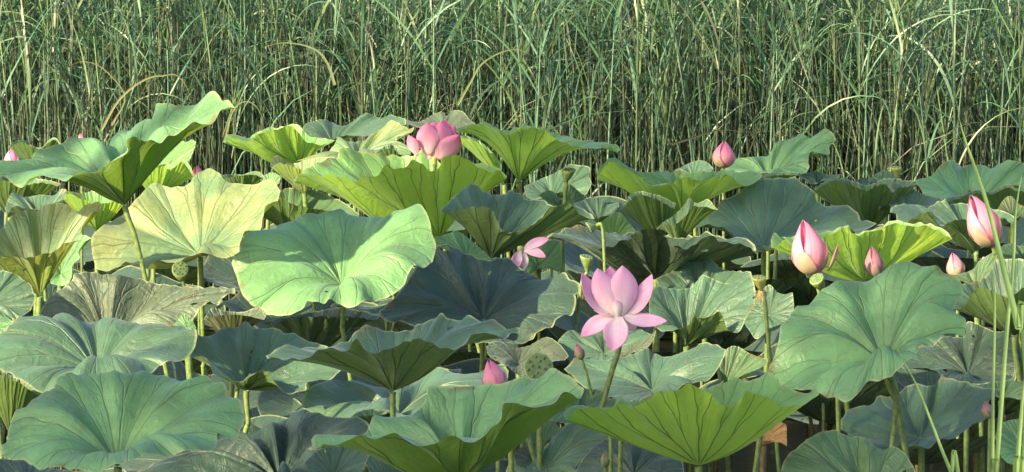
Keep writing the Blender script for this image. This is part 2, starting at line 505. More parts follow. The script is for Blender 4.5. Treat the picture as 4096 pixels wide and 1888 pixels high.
# ------------------------------------------------------------------ shore trees at the left, outside the picture, that shade the front of the pond
M_BARK = simple_mat('tree_bark', (0.07, 0.055, 0.04), (0.14, 0.11, 0.08), 12, 0.9, 0.9, 0.02)
M_TLEAF = simple_mat('tree_foliage', (0.045, 0.085, 0.025), (0.09, 0.14, 0.045), 3, 0.55, 0.1, 0.001, 0.35, (0.2, 0.35, 0.05))
def shore_tree(label, x, y, zc, rx, rz, nleaf, seed):
    rng = np.random.default_rng(seed)
    root = thing('shore_tree', (x, y, 0), label, 'tree', 'trees on the left shore')
    tv, tf, tuv = tube([np.array(q) for q in ((x, y, -.3), (x + .1, y, zc * .4), (x - .05, y + .05, zc * .75), (x, y, zc + rz * .6))], [.24, .19, .13, .04], 12)
    mesh_obj('trunk', tv, tf, M_BARK, root, uv=tuv)
    cl = []
    for i in range(26):
        d = rng.normal(size=3); d /= np.linalg.norm(d); r = rng.uniform(.35, .9)
        c = np.array([x, y, zc]) + d * r * np.array([rx, rx, rz])
        cl.append(c)
        if i < 9:
            a = np.array([x, y, zc * .62 + rng.uniform(0, .8)])
            tv, tf, tuv = tube([a, (a + c) / 2 + rng.normal(0, .12, 3), c], [.07, .045, .015], 7)
            mesh_obj('limb', tv, tf, M_BARK, root, uv=tuv)
    cl = np.array(cl)
    c = cl[rng.integers(0, len(cl), nleaf)] + rng.normal(0, .30, (nleaf, 3)) * np.array([rx, rx, rz]) / 2
    u = rng.normal(size=(nleaf, 3)); u /= np.linalg.norm(u, axis=1)[:, None]
    w_ = np.cross(u, rng.normal(size=(nleaf, 3))); w_ /= np.linalg.norm(w_, axis=1)[:, None]
    q = np.stack([c - u * .07, c + w_ * .028, c + u * .07, c - w_ * .028], 1).reshape(-1, 3)
    mesh_obj('crown', q, np.arange(nleaf * 4).reshape(-1, 4), M_TLEAF, root)
def toward_sun(q, sdist, h):
    """place a crown q metres up-sun of the pond's near shore point, sdist across, at height h"""
    dx, dy = math.sin(SUN_AZ), math.cos(SUN_AZ)
    return q * dx + sdist * dy, q * dy - sdist * dx, h
shore_tree('leafy tree on the left shore nearest the viewer', *toward_sun(3.0, 6.4, 4.7), 1.75, 1.5, 5200, 3)
shore_tree('taller leafy tree on the left shore farther back', *toward_sun(3.2, 9.5, 7.65), 1.5, 1.3, 8000, 4)
L = leaf
# ---- far left, upper
L('tall sloping lotus leaf with a long wing rising right, at upper left', 'A740,775',
  'A-60,545 0,520 60,508 165,535 200,470 240,430 350,415 400,375 450,370 520,385 580,430 630,440 660,380 700,335 780,330 830,270 915,258 935,170 980,158 1060,185 1155,180 1200,135 1265,100 1305,120 1320,150 1360,150 1398,190',
  'A1340,203 1310,205 1280,260 1245,300 1190,285 1150,280 1080,330 1000,370 930,402 830,375 765,378 750,410 757,455 690,500 560,575 470,580 400,625 340,620 240,595 190,610 130,665 60,640 0,600 -60,585',
  11.0, 'fresh', 0.75, 0.02, 'A765,860 800,950 840,1110 858,1187', fall=4)
L('broad yellow-lit lotus leaf with a leaf shadow across it, right of the tall leaning stalk', 'A1190,1075',
  'A545,1060 550,960 600,900 700,850 780,770 860,680 920,645 980,660 1070,660 1130,640 1150,600 1215,565 1290,575 1330,620 1380,645 1430,645 1484,650 1540,640 1617,622 1667,685',
  'A1650,750 1582,770 1560,850 1542,920 1460,925 1425,1000 1415,1060 1350,1083 1290,1085 1240,1062 1200,1055 1130,1075 1040,1110 920,1105 870,1150 800,1140 750,1110 700,1135 620,1170 560,1150',
  12.5, 'sunlit', 0.7, 0.12, pleat=1.3)
L('yellow-lit lotus leaf at the left edge with a glowing pleated green underside', 'A236,1313',
  'A-140,1000 -60,960 0,920 60,850 110,810 160,800 220,810 260,770 320,760 380,765 430,790 470,810 500,775 560,755 590,760 600,785',
  'A590,810 540,820 505,870 480,930 465,985 430,990 380,1000 310,1055 260,1060 190,1080 120,1085 50,1075 0,1085 -60,1100 -140,1060',
  11.0, 'sunlit', 0.75, 0.08)
L('small green leaf edge tucked right behind the yellow leaf at the left edge', 'A360,1180',
  'A290,1120 350,1010 400,960 490,950 545,968', 'A500,990 465,1050 475,1085 430,1130 425,1200 380,1250 300,1240', 11.7, 'fresh')
L('pale blue narrow leaf between the tall sloping leaf and the yellow left-edge leaf', 'A230,860',
  'A30,790 60,712 90,700 150,725 240,710 320,715 360,675 395,680', 'A385,740 300,770 260,800 215,800 130,790 110,775 70,790 40,840', 12.1, 'blue')
L('yellow-green leaf underside directly left of the leaning stalk', 'A575,925',
  'A355,715 400,690 480,700 560,690 650,700 740,740', 'A735,770 690,750 600,762 480,735 420,705 365,720', 12.9, 'young', 0.9, 0.3)
L('dark green leaf hanging below the left wing of the tall sloping leaf', 'A60,840',
  'A-140,590 0,590 150,600 360,640', 'A350,662 250,640 130,652 0,622 -140,640', 12.5, 'mid', 0.9, 0.25)
L('dark green leaf with two low humps against the reeds at far left', 'A210,545',
  'A45,432 85,395 140,388 200,422 250,428 290,385 330,373 362,410', 'A355,425 330,385 290,400 250,436 200,432 140,400 90,410 50,438', 15.0, 'mid', 0.9, 0.3)
L('pale leaf sliver behind the pink bud at the left edge', 'A50,565',
  'A-80,560 -20,522 60,505 165,540', 'A150,560 60,570 -60,580', 13.6, 'fresh')
L('upright yellow-green leaf tip right of the tall sloping leaf', 'A900,660',
  'A760,560 900,480 1010,430 1070,385 1100,400 1140,383 1166,395', 'A1150,450 1118,515 1080,503 1040,540 1000,552 970,530 850,570 770,580', 13.3, 'young', 0.7, 0.1)
L('folded green leaf above the yellow-lit broad leaf, left of the pink bud tip', 'A905,720',
  'A780,600 900,560 1010,530 1070,500 1120,525 1150,590', 'A1146,606 1120,560 1080,515 1040,545 1000,560 965,540 850,590 790,615', 12.95, 'young', 0.8, 0.35)
L('low dark green leaf behind the right shoulder of the yellow-lit broad leaf', 'A1430,690',
  'A1300,610 1340,590 1440,590 1480,578 1530,572 1570,600', 'A1560,612 1500,592 1400,602 1320,615', 15.3, 'mid', 0.9, 0.3)
L('small pale leaf at the feet of the reeds left of the golden leaf', 'B415,665',
  'B362,650 385,595 430,578 480,600', 'B470,645 430,662 380,668', 14.8, 'fresh')
# ---- upper middle
L('leaf with golden streaked underside and a curled pale tip pointing left into the reeds', 'B585,520',
  'B140,392 165,352 230,358 280,375 340,340 410,312 470,312 540,292 590,300 640,360 690,372 800,385',
  'B780,405 692,415 665,400 630,400 600,360 570,325 530,302 450,325 350,350 275,400 220,378 180,385 145,405',
  14.4, 'young', 0.7, 0.25)
L('pale blue-green wavy leaf against the reeds, left of the rosy bloom', 'B790,420',
  'B605,345 620,295 660,280 720,262 770,275 820,300 880,300 920,270 960,235 1000,224 1040,245 1075,265 1130,235 1160,245 1215,258 1225,290',
  'B1200,300 1180,330 1050,362 950,362 830,362 760,400 700,415 650,375 620,360', 15.5, 'blue', 0.7, 0.05, pleat=1.5)
L('cream-lit crumpled leaf directly left of the rosy bloom', 'B930,520',
  'B560,515 640,495 740,470 800,410 820,363 850,390 960,392 1040,380 1090,310 1130,270 1170,280 1250,322 1272,308',
  'B1262,340 1220,352 1182,365 1170,390 1230,420 1250,466 1190,470 1150,450 1110,440 1050,460 1000,470 900,460 800,492 700,492 620,505',
  14.1, 'sunlit', 0.6, 0.05, pleat=1.5)
L('dark hump of a leaf just below the cream-lit crumpled leaf', 'B1150,530',
  'B1040,465 1110,416 1150,420 1190,455 1255,468', 'B1240,480 1190,475 1150,440 1100,440 1050,475', 13.7, 'mid', 0.9, 0.3)
L('wide bright green ruffled bowl leaf in the centre, under the rosy bloom', 'B1420,970',
  'B560,625 620,560 690,530 740,500 810,490 830,440 870,430 920,450 1000,460 1100,475 1200,480 1260,480 1300,450 1340,445 1400,480 1430,530 1500,540 1600,520 1700,530 1780,560 1822,600',
  'B1815,622 1775,570 1707,572 1665,552 1625,530 1585,500 1525,476 1447,490 1427,530 1400,570 1350,560 1310,515 1270,510 1220,540 1160,560 1120,535 1090,545 1050,600 1000,605 920,625 860,610 780,590 690,597 600,592 555,640',
  12.9, 'young', 0.72, 0.22, 'C300,1010', pleat=0.4)
L('brown-gold leaf underside behind the left end of the bright ruffled bowl leaf', 'B620,700',
  'B413,540 430,490 465,478 500,508 560,525 640,500 740,485 800,490', 'B790,505 720,530 690,575 630,572 560,548 470,522 425,550', 13.4, 'sunlit', 0.8, 0.3)
L('olive shadowed leaf between the yellow-lit broad leaf and the big round green leaf', 'B520,940',
  'B360,800 480,690 560,668 700,690 860,760 950,830', 'B900,845 750,805 560,770 480,725 400,795 370,850', 13.3, 'mid', 0.9, 0.2)
L('big round light green leaf showing its pale hub and raised back rim, centre left', 'G840,78',
  'B185,1130 200,1070 235,1050 245,980 290,930 340,925 430,930 470,890 550,865 590,830 640,818 720,820 780,800 840,800 890,830 960,845 1050,840 1100,835 1180,800 1220,795 1300,770 1335,800 1365,860 1375,930 1400,1010 1395,1060',
  'B1380,1110 1330,1140 1270,1130 1240,1175 G1215,70 1180,110 1130,145 1060,175 960,175 910,205 870,212 820,190 770,160 740,185 700,180 640,170 610,220 540,250 460,258 395,255 370,225 310,190 260,140 230,80 205,10',
  11.2, 'fresh', 0.7, -0.04, 'G850,200 845,330 855,400')
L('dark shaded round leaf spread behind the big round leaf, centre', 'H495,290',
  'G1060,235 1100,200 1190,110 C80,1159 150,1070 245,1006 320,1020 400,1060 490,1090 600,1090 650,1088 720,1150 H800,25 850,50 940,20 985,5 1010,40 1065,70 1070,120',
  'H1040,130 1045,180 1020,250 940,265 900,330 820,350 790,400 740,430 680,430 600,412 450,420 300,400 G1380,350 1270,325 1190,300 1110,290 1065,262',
  11.5, 'old_shade', 0.75, 0.1, 'H490,420 485,575')
L('dark funnel leaf with a grey dished top, right of the bright ruffled bowl leaf', 'C540,1090',
  'C240,798 290,750 350,690 400,655 450,650 500,690 560,715 620,700 660,685 710,705 760,740 860,745 890,775 1000,770 1100,800 1155,850',
  'C1120,852 1060,822 1030,775 1000,760 930,780 880,792 840,850 780,890 700,930 640,935 600,910 570,850 550,800 500,780 440,785 350,805 245,808',
  12.25, 'blue', 0.72, 0.12)
L('small pale rippled leaf touching the right tip of the dark funnel leaf', 'C1180,880',
  'C1025,760 1070,750 1150,722 1210,740 1230,770 1290,755 1302,780', 'C1260,830 1200,840 1150,852 1090,838 1060,812', 12.5, 'blue')
L('large raised leaf showing veined green underside, right of the rosy bloom', 'C705,635',
  'C328,325 380,305 510,280 560,308 640,328 700,308 740,296 800,312 860,313 900,342 1000,365 1100,388 1280,413 1306,450',
  'C1290,460 1240,432 1150,436 1050,422 980,402 930,382 890,350 850,328 740,308 640,348 560,318 510,288 420,302 345,345',
  13.0, 'young', 0.8, 0.0, 'C720,720')
L('green leaf underside between the rosy bloom and the large raised leaf', 'C620,650',
  'C325,372 380,360 450,380 520,430 600,520', 'C590,540 520,450 450,395 380,375 335,385', 13.6, 'young', 0.9, 0.15)
L('grey leaf peaks poking above the rosy bloom against the reeds', 'C250,345',
  'C28,262 110,278 240,218 280,242 310,212 370,215 410,260 448,292', 'C420,312 300,322 120,315 50,292', 16.0, 'dry')
L('grey-blue leaf behind the seed pod, right of the large raised leaf', 'C900,745',
  'C735,660 850,612 960,560 1000,533 1122,545 1122,600 1137,640', 'C1130,662 1100,712 1050,690 1000,680 900,712 800,742 750,725', 14.2, 'blue', pleat=1.5)
L('green leaf wrapped about the stalk of the seed pod beside the large raised leaf', 'C960,810',
  'C820,712 880,685 920,700 960,740 1000,650 1050,680 1105,730', 'C1080,765 1000,772 930,782 860,742', 13.2, 'mid')
L('pale green leaf below the dark funnel leaf, left of the half-hidden flower', 'C400,1110',
  'C203,965 290,940 340,925 420,980 520,1060 600,1092', 'C500,1120 350,1080 212,1005', 12.6, 'fresh')
L('green leaf directly behind the half-hidden pink flower', 'C820,1140',
  'C735,1110 800,1030 860,990 930,983 950,1010 960,1080', 'C960,1150 940,1168 890,1150 820,1152 780,1190 730,1190', 12.4, 'fresh')
L('bright yellow-lit small leaf between two dark leaves right of centre', 'C1260,1020',
  'C1190,855 1240,825 1300,815 1335,845 1398,925', 'C1340,952 1290,975 1240,990 1200,970', 12.7, 'young', 0.6, 0.0)
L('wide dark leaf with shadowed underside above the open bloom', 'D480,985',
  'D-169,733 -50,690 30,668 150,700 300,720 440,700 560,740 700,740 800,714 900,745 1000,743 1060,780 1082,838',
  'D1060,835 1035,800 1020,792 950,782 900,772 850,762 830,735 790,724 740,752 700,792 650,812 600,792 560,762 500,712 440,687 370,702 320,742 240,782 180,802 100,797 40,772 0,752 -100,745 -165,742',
  11.85, 'old_shade', 0.7, 0.15)
# ---- upper right
L('long leaf with a yellow-green upturned left corner below the middle pink bud', 'D640,620',
  'D130,398 140,335 220,268 300,328 400,352 590,348 800,352 900,345 1000,350 1080,350 1112,370',
  'D1100,392 1040,427 990,432 950,402 900,367 870,377 820,387 740,407 690,392 640,387 590,402 560,422 480,432 430,425 380,375 300,338 240,292 200,295 150,355 132,404',
  13.0, 'young', 0.8, 0.15)
L('dark green leaf with humped rim below the upturned yellow-green corner', 'D520,780',
  'D265,572 310,520 340,480 400,467 450,480 520,500 600,540', 'D590,575 500,522 440,500 380,488 320,530 280,582', 12.5, 'mid', 0.9, 0.3)
L('dark leaf with a cream-lit crescent fold along its rim', 'D610,800',
  'D485,688 520,655 600,600 655,540 680,505 720,540 790,515 830,560 850,578', 'D820,575 780,560 740,562 700,555 665,605 610,655 560,668 520,664 490,697', 12.1, 'mid', 0.8, 0.1)
L('large smooth blue-green leaf sloping down behind the two right pink buds', 'D1120,800',
  'D700,630 800,585 850,570 855,525 960,490 1010,440 1080,400 1200,388 1310,392 1370,430 1420,470 E245,500 280,545 340,560 400,545 450,560 500,600 520,640 590,650 612,662',
  'E560,690 490,715 460,690 420,690 300,730 100,760 D1160,800 1090,825 1060,825 1000,790 950,740 880,685 780,668 720,684',
  12.8, 'blue', 0.7, 0.15, pleat=0.6)
L('low grey-green leaf against the reeds left of the middle pink bud', 'D700,385',
  'D588,345 640,320 680,300 740,284 790,300 822,335', 'D800,358 700,358 620,352', 15.5, 'blue')
L('raised pale ribbed leaf against the reeds, right of the middle pink bud', 'D1150,420',
  'D865,340 930,290 1010,262 1100,262 1160,262 1190,180 1260,165 1300,150 1330,125 E170,128 230,150 300,96 345,120 372,165',
  'E330,205 325,250 250,235 215,240 200,290 210,320 180,360 100,356 D1100,362 1000,358 900,352',
  14.6, 'fresh', 0.55, 0.0, pleat=1.6)
L('dark green narrow leaf below the raised pale ribbed leaf', 'D1210,425',
  'D1095,374 1200,355 1335,358', 'D1320,372 1200,372 1105,388', 14.1, 'mid', 0.9, 0.2)
L('small pale leaf lying above the top of the large smooth leaf, by the reeds', 'E260,430',
  'E138,372 200,360 260,350 330,370 395,365', 'E380,402 300,402 240,426 180,398', 14.5, 'blue')
L('green leaf underside beneath the pale yellow young pod', 'E560,690',
  'E236,468 300,408 400,390 480,410 560,430 640,398 700,388 800,405 852,398', 'E845,430 740,450 700,475 660,425 600,440 540,465 480,440 400,408 320,420 258,455', 13.6, 'mid', 0.8, 0.3)
L('small dark leaf hump left of the pale yellow young pod', 'E650,430', 'E538,412 600,370 650,345 700,357 745,392', 'E720,415 640,415 570,418', 15.0, 'mid')
L('small grey-blue leaf hump among the green leaves near the reeds at right', 'E500,445', 'E450,415 490,402 540,385 570,420', 'E555,450 520,458 480,445', 14.7, 'blue')
L('wide pale wavy leaf along the reeds at the right edge', 'E1180,600',
  'E848,425 860,395 930,380 980,320 1030,283 1070,285 1110,320 1200,310 1260,320 1300,325 1380,280 1420,285 1484,300 1560,320 1640,400',
  'E1600,440 1484,440 1400,437 1340,450 1260,485 1200,470 1160,462 1120,495 1020,512 960,515 900,500', 14.2, 'fresh', 0.7, 0.1, pleat=1.4)
L('blue leaf with crimped left corner, left of the uppermost right bud', 'E800,590',
  'E620,578 630,510 660,460 700,440 720,420 780,445 900,490 1000,512', 'E980,540 880,565 760,560 700,560 675,540 640,560', 13.5, 'blue', pleat=1.4)
L('broad leaf with pale blue folds and golden underside beneath the uppermost right bud', 'E1200,838',
  'E688,592 700,560 760,545 860,550 920,560 1010,512 1030,545 1150,540 1300,570 1400,600 1440,640',
  'E1420,655 1300,615 1150,632 1060,642 1000,676 960,642 940,592 880,597 820,632 770,662 735,652 720,595 700,590',
  12.3, 'blue', 0.8, 0.1, 'E1200,900')
L('dark green leaf with cream-lit patches behind the uppermost right bud', 'E1400,680',
  'E1010,518 1100,492 1200,460 1280,472 1390,425 1440,450 1520,440 1600,470', 'E1590,500 1500,470 1440,470 1390,445 1280,490 1200,480 1100,510 1020,530', 13.5, 'mid', 0.8, 0.2)
L('cream-lit leaf fold at the right edge behind the thick grass blade', 'E1420,640', 'E1325,575 1370,510 1410,497 1450,540 1500,560 1560,560', 'E1550,610 1484,622 1420,600 1360,590', 12.9, 'sunlit', 0.6)
L('green leaf at the right edge beneath the uppermost right bud', 'E1500,900', 'E1335,800 1400,778 1484,795 1520,750 1600,740', 'E1600,860 1484,868 1340,872', 12.7, 'mid', 0.8, 0.1)
L('yellow-green glowing leaf behind the dusky purple bud', 'E540,1000',
  'E-20,762 0,713 40,738 90,733 140,728 300,714 380,688 440,672 465,708 500,716 560,698 640,676 710,640 800,655 900,656 1000,690 1064,745',
  'E1050,754 960,694 880,670 800,672 700,662 640,694 560,712 500,730 465,722 440,688 380,702 300,735 140,775 60,765 20,802 -15,806',
  11.9, 'young', 0.75, 0.25, 'E545,1060')
# ---- middle right
L('grey leaf back behind the half-cream drooping leaf right of the open bloom', 'I760,180',
  'D480,985 560,950 620,910 720,865 760,880 810,872 860,920 920,940 1045,945', 'I1040,40 900,120 700,140 500,110', 11.7, 'blue', pleat=1.3)
L('drooping leaf half cream-lit, right of the open bloom', 'I660,440',
  'I440,130 480,85 560,100 680,95 720,60 760,15 800,30 880,65 950,60 1030,4 1050,20 1080,150',
  'I1060,210 1020,260 1000,310 970,360 930,355 900,330 880,270 855,232 800,265 740,270 700,270 680,310 620,335 560,352 500,345 440,300',
  11.0, 'blue', 0.6, 0.05, pleat=0.6)
L('ragged grey-blue leaf behind the seed pod with withered stamens', 'I1150,260',
  'I1000,300 1080,150 1150,75 1200,120 1240,132 1292,122', 'I1300,200 1285,260 1220,310 1150,335 1080,400 1030,340', 11.5, 'blue', pleat=1.5)
L('large dark blue leaf spread below the open bloom', 'I460,705',
  'H972,572 1010,540 1040,510 1100,535 1180,545 1240,520 I300,500 400,460 440,455 470,490 560,500 650,470 700,450 760,420 800,425 850,440 897,460',
  'I880,520 850,570 810,620 770,652 700,657 650,667 600,702 500,722 400,772 300,762 230,742 H1200,740 1100,692 1050,650 1000,600',
  10.6, 'blue', 0.8, 0.1)
L('dark green folded leaf right of the large dark blue leaf', 'I880,700',
  'I840,570 900,460 960,440 1050,490 1148,520', 'I1140,545 1080,580 1000,610 920,660 850,640', 10.9, 'mid', 0.6, 0.1)
L('grey leaf behind the drooping lower petals of the open bloom', 'H1210,490',
  'H930,430 960,380 1020,345 1100,368 1300,330 1400,340 1500,370', 'H1490,410 1400,450 1250,520 1100,540 1000,520 950,475', 11.3, 'blue')
L('thin olive leaf fold right of the open bloom stalk', 'I330,480', 'I208,512 300,450 370,410 440,380 480,348', 'I475,380 430,450 340,480 260,517', 10.95, 'dry', 0.5)
L('withered olive leaf with humped rim behind the large round seed pod', 'H700,550',
  'H513,440 600,430 700,450 780,430 850,390 900,395 960,440 1002,500', 'H980,525 910,532 800,572 720,620 640,562 560,522 518,485', 11.2, 'dry', 0.8, 0.1)
L('wide ribbed grey leaf lying behind the small pink bud in front', 'G1180,850',
  'G603,790 620,730 650,685 700,665 780,650 910,633 960,660 1050,690 1120,710 1200,690 1300,640 1360,600 H235,568 300,590 400,600 490,585 600,545 645,590',
  'H640,650 500,700 300,800 100,850 G1180,870 1100,840 1000,830 930,850 860,885 800,892 730,882 660,835 618,812',
  10.4, 'blue', 0.9, 0.05, pleat=1.6)
L('small curled leaf edge at the foot of the front cone-leaf stalk', 'G1020,900', 'G868,915 890,870 940,830 1020,813 1125,820', 'G1100,845 1000,855 940,858 900,885 877,917', 9.9, 'mid', 0.8, 0.1)
L('blue-green bowl leaf with shadowed front lip, lower left of centre', 'G275,700',
  'G-20,370 40,378 80,375 110,345 160,330 220,325 260,292 290,305 330,335 460,335 500,360 580,375 640,410 700,420 800,480 850,560',
  'G820,600 770,640 640,650 630,700 560,717 495,718 450,655 400,600 340,592 290,625 240,655 150,630 90,610 60,560 40,510 0,500 F1130,500 1150,440',
  10.4, 'blue', 0.8, 0.1, 'G275,760 285,900 255,1000')
L('wavy cone leaf with veined green underside, front centre left of the pink bud', 'G1145,708',
  'G388,500 420,480 500,435 600,450 700,450 820,435 880,400 930,350 990,315 1040,325 1100,350 1210,350 1260,345 1290,310 1380,285 1430,245 H280,270 340,285 400,262 450,280 490,292 550,283 590,310 640,335 690,330 718,350',
  'H710,366 660,365 640,385 590,388 550,370 500,362 430,375 380,430 320,458 250,450 180,420 130,400 75,395 60,415 G1180,430 1100,465 1045,485 990,460 940,412 900,425 870,470 790,455 700,465 650,510 600,515 560,510 490,525 430,500 400,522',
  9.3, 'blue', 0.75, 0.1, 'G1145,850', pleat=0.5)
L('pale green leaf with wide raised back and veined front underside, bottom centre', 'H350,1235',
  'G658,1000 690,975 760,980 850,990 960,965 1010,900 1040,855 1150,862 1230,860 1290,820 1340,750 1362,680 H300,685 500,670 640,650 740,622 790,635 850,620 890,580 940,578 1000,610 1040,640 1060,670 1092,690',
  'H1085,730 1060,750 1020,720 970,720 930,760 880,790 800,805 740,800 680,780 620,785 605,820 600,870 550,920 500,970 440,1000 380,1000 330,980 250,985 200,1020 150,1038 80,1025 20,990 G1190,975 1160,960 1110,975 1050,990 960,970 900,985 830,1015 780,1020 730,1020 715,1050 670,1052',
  8.0, 'fresh', 0.75, 0.12, pleat=0.5)
L('large pale green bowl leaf filling the bottom left corner', 'F700,1155',
  'F5,1020 40,1010 50,930 90,830 160,790 250,720 310,690 340,640 400,605 470,610 590,605 640,585 680,575 730,590 800,595 850,588 900,605 980,620 1060,648 1110,635 1200,615 1230,625 1270,660 1320,670 1345,705 1350,745 1410,745 1440,790 1458,850 1450,900',
  'F1430,930 1415,980 1340,985 1290,962 1285,1000 1270,1058 1180,1050 1120,1060 1060,1080 1010,1105 940,1095 860,1085 800,1105 720,1125 650,1150 610,1187 500,1190 350,1160 250,1175 190,1150 130,1110 60,1120 10,1090',
  8.2, 'fresh', 0.75, -0.04)
L('broad blue-green leaf behind the bottom left bowl leaf', 'F580,605',
  'F-80,420 0,370 70,300 150,270 240,290 300,280 340,250 390,248 430,285 480,298 560,298 610,272 690,285 740,300 850,310 950,315 1040,325 1100,330 1160,340 1172,380',
  'F1160,440 1130,490 1080,525 1010,530 960,545 900,600 700,650 500,690 300,705 250,720 200,690 150,650 90,630 50,600 0,590 -80,560',
  9.5, 'blue', 0.85, -0.04)
L('bright yellow-green cone leaf with forked veins, bottom right of centre', 'I735,1150',
  'I-70,830 -20,795 30,790 100,800 170,810 230,790 245,755 280,748 340,770 450,740 600,700 770,690 850,665 880,640 950,625 1010,650 1100,620 1150,600 1200,620 1240,670 1300,700 1380,720 1430,700 1452,720',
  'I1445,735 1400,752 1340,792 1280,797 1210,792 1170,762 1120,742 1060,717 1020,707 990,752 960,782 900,797 860,782 830,752 770,702 720,682 670,668 620,690 560,705 500,712 450,747 390,777 340,802 290,787 240,792 180,822 100,802 30,812 -20,852 -50,882 -68,852',
  8.2, 'young', 0.75, 0.2, pleat=0.4)
L('big light green leaf facing the viewer at right with a rolled lower lip', 'J655,545',
  'J-38,590 0,500 35,350 35,330 110,240 140,210 190,200 260,140 345,55 440,60 560,55 620,10 E720,890 800,883 850,900 880,920 960,905 1010,950 1080,980 1110,1000 1125,1060 J1110,150 1070,200 1080,240 1135,290 1130,375',
  'J1090,385 1020,360 980,390 940,440 870,440 850,480 800,520 735,575 690,625 600,650 560,660 520,690 480,740 430,758 350,755 280,725 200,700 100,695 60,680 10,640',
  9.5, 'fresh', 0.65, -0.06, 'J700,640 725,730 710,960 700,1050')
L('dark blue leaf behind the big light green right leaf, near the grass blades', 'J1150,610',
  'J750,560 850,450 940,440 1000,385 1130,385 1150,290 1300,350 1400,360 1422,420', 'J1430,600 1400,640 1200,662 1050,642 950,582 860,570 770,575', 10.5, 'old_shade')
L('low ragged grey-green leaf under the big light green right leaf', 'J870,985',
  'J395,880 430,830 520,790 590,780 620,740 690,735 760,700 850,660 950,670 1010,630 1080,640 1150,650 1200,680 1330,690 1347,710',
  'J1300,740 1260,810 1250,870 1190,900 1140,940 1050,1000 1010,985 960,1000 910,1050 860,1030 800,1040 770,1020 700,1052 620,1052 500,982 460,972 400,942',
  10.0, 'blue', 0.8, 0.2, pleat=1.4)
L('dark green smooth leaf rising from the bottom edge at right', 'J560,1330',
  'J10,1290 60,1120 130,1050 200,990 280,950 340,942 400,950 450,980 540,985 620,1050 700,1040 760,1060 800,1110 840,1187 845,1270', 'J800,1350 600,1390 300,1400 80,1360', 8.2, 'mid', 0.6, 0.1)
L('pale leaf at the bottom right edge behind the grass blades', 'J1500,1080', 'J1310,980 1340,910 1400,880 1484,875 1640,900', 'J1640,1150 1500,1150 1400,1140 1350,1100', 8.9, 'fresh')
L('pale leaf with veined dark underside at the right edge below the uppermost right bud', 'J1430,380',
  'J1058,205 1090,120 1120,70 1190,60 1260,25 E1310,890 1340,870 1450,870 1560,880 1640,900',
  'J1640,190 1560,150 1484,92 1430,132 1390,150 1340,137 1290,107 1220,92 1180,122 1150,172 1110,217 1065,222', 10.4, 'blue', 0.8, 0.25, 'J1430,460 1450,600')
L('green leaf flap right of the small pink bud at the right', 'E1200,1050',
  'E1053,967 1150,945 1190,920 1220,880 1300,833 1318,860', 'E1300,930 1250,1000 1190,1022 1120,1002', 10.9, 'mid', 0.5, 0.0)
L('pale blue leaf at the left edge below the pleated yellow leaf', 'F-60,200', 'F-220,60 -60,-15 0,-8 60,0 130,40 190,90 210,160', 'F180,230 100,275 0,265 -150,250', 10.2, 'blue', 0.6)
L('small pale green leaf at the left edge above the broad blue-green leaf', 'F-40,330', 'F-140,290 -40,262 40,270 82,300', 'F60,335 0,365 -110,375', 9.95, 'fresh')
L('drooping grey-brown withered leaf below the leaning stalk', 'F640,470',
  'F232,240 260,200 300,140 380,90 430,40 450,6 560,3 700,25 850,45 940,70 1000,80 1200,88 1395,95',
  'F1395,125 1320,155 1300,190 1240,185 1190,210 1160,260 1130,300 1050,315 900,325 700,330 500,320 400,300 280,282', 10.3, 'dry', 0.35, 0.0, pleat=0.4)
L('small green leaf scrap at the right end of the withered grey-brown leaf', 'F1110,330', 'F1030,315 1090,245 1130,280 1165,330', 'F1150,350 1090,345', 10.0, 'fresh')
L('dark shrivelled leaf fold between the withered grey leaf and the big round leaf', 'G200,400',
  'G10,300 70,215 150,232 250,237 350,208 392,260', 'G380,285 250,256 120,256 60,268', 10.7, 'dry', 0.7, 0.2)
L('dark leaf in the shade beneath the big round light green leaf', 'G640,480', 'G370,290 600,250 850,210 1070,260', 'G1050,285 850,265 600,270 390,305', 11.6, 'old_shade', 0.8, 0.25)
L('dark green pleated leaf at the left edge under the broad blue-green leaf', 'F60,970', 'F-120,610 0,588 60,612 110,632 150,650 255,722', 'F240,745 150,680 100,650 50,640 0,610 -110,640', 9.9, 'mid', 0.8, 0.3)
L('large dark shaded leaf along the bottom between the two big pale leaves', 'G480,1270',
  'F800,1190 1000,1110 1140,1060 G60,1060 150,1040 280,980 400,930 520,870 540,840 600,818 680,830 800,860 950,870 1010,920', 'G1010,990 960,1100 800,1320 400,1420 0,1370 F900,1300', 8.9, 'old_shade', 0.8, 0.0, pleat=1.6)
L('dark leaf sliver at the bottom left corner under the large pale bowl leaf', 'F200,1340', 'F-80,1100 60,1112 130,1115 200,1155 350,1170 600,1192', 'F560,1350 200,1420 -60,1380', 8.7, 'old_shade')
L('grey-green leaf half hidden under the left tip of the bottom centre leaf', 'G790,1210', 'G620,1130 720,1050 850,1035 960,1048 1002,1090', 'G990,1120 960,1187 850,1280 680,1260', 8.55, 'blue')
L('pale leaf patch at the bottom edge under the bottom centre leaf', 'G1120,1310', 'G990,1120 1010,1075 1060,1088 1150,1118 1280,1190', 'G1250,1330 1050,1350', 8.65, 'blue')
L('blue-green leaf with a straight vein beside the grey bud, bottom centre right', 'H860,1180',
  'H730,1180 850,1070 900,990 960,940 1000,900 1060,890 1150,900 1220,925 1247,980', 'H1230,1010 1200,1012 1160,1080 1080,1122 1040,1162 1040,1220 900,1310 750,1260', 9.2, 'blue', 0.6, 0.0)
L('torn-edged green leaf behind the bottom centre leaf', 'H800,1080', 'H690,920 740,860 800,833 870,870 920,885 930,905 945,922 965,920 992,898', 'H960,960 880,1000 820,1045 730,1020', 9.6, 'mid')
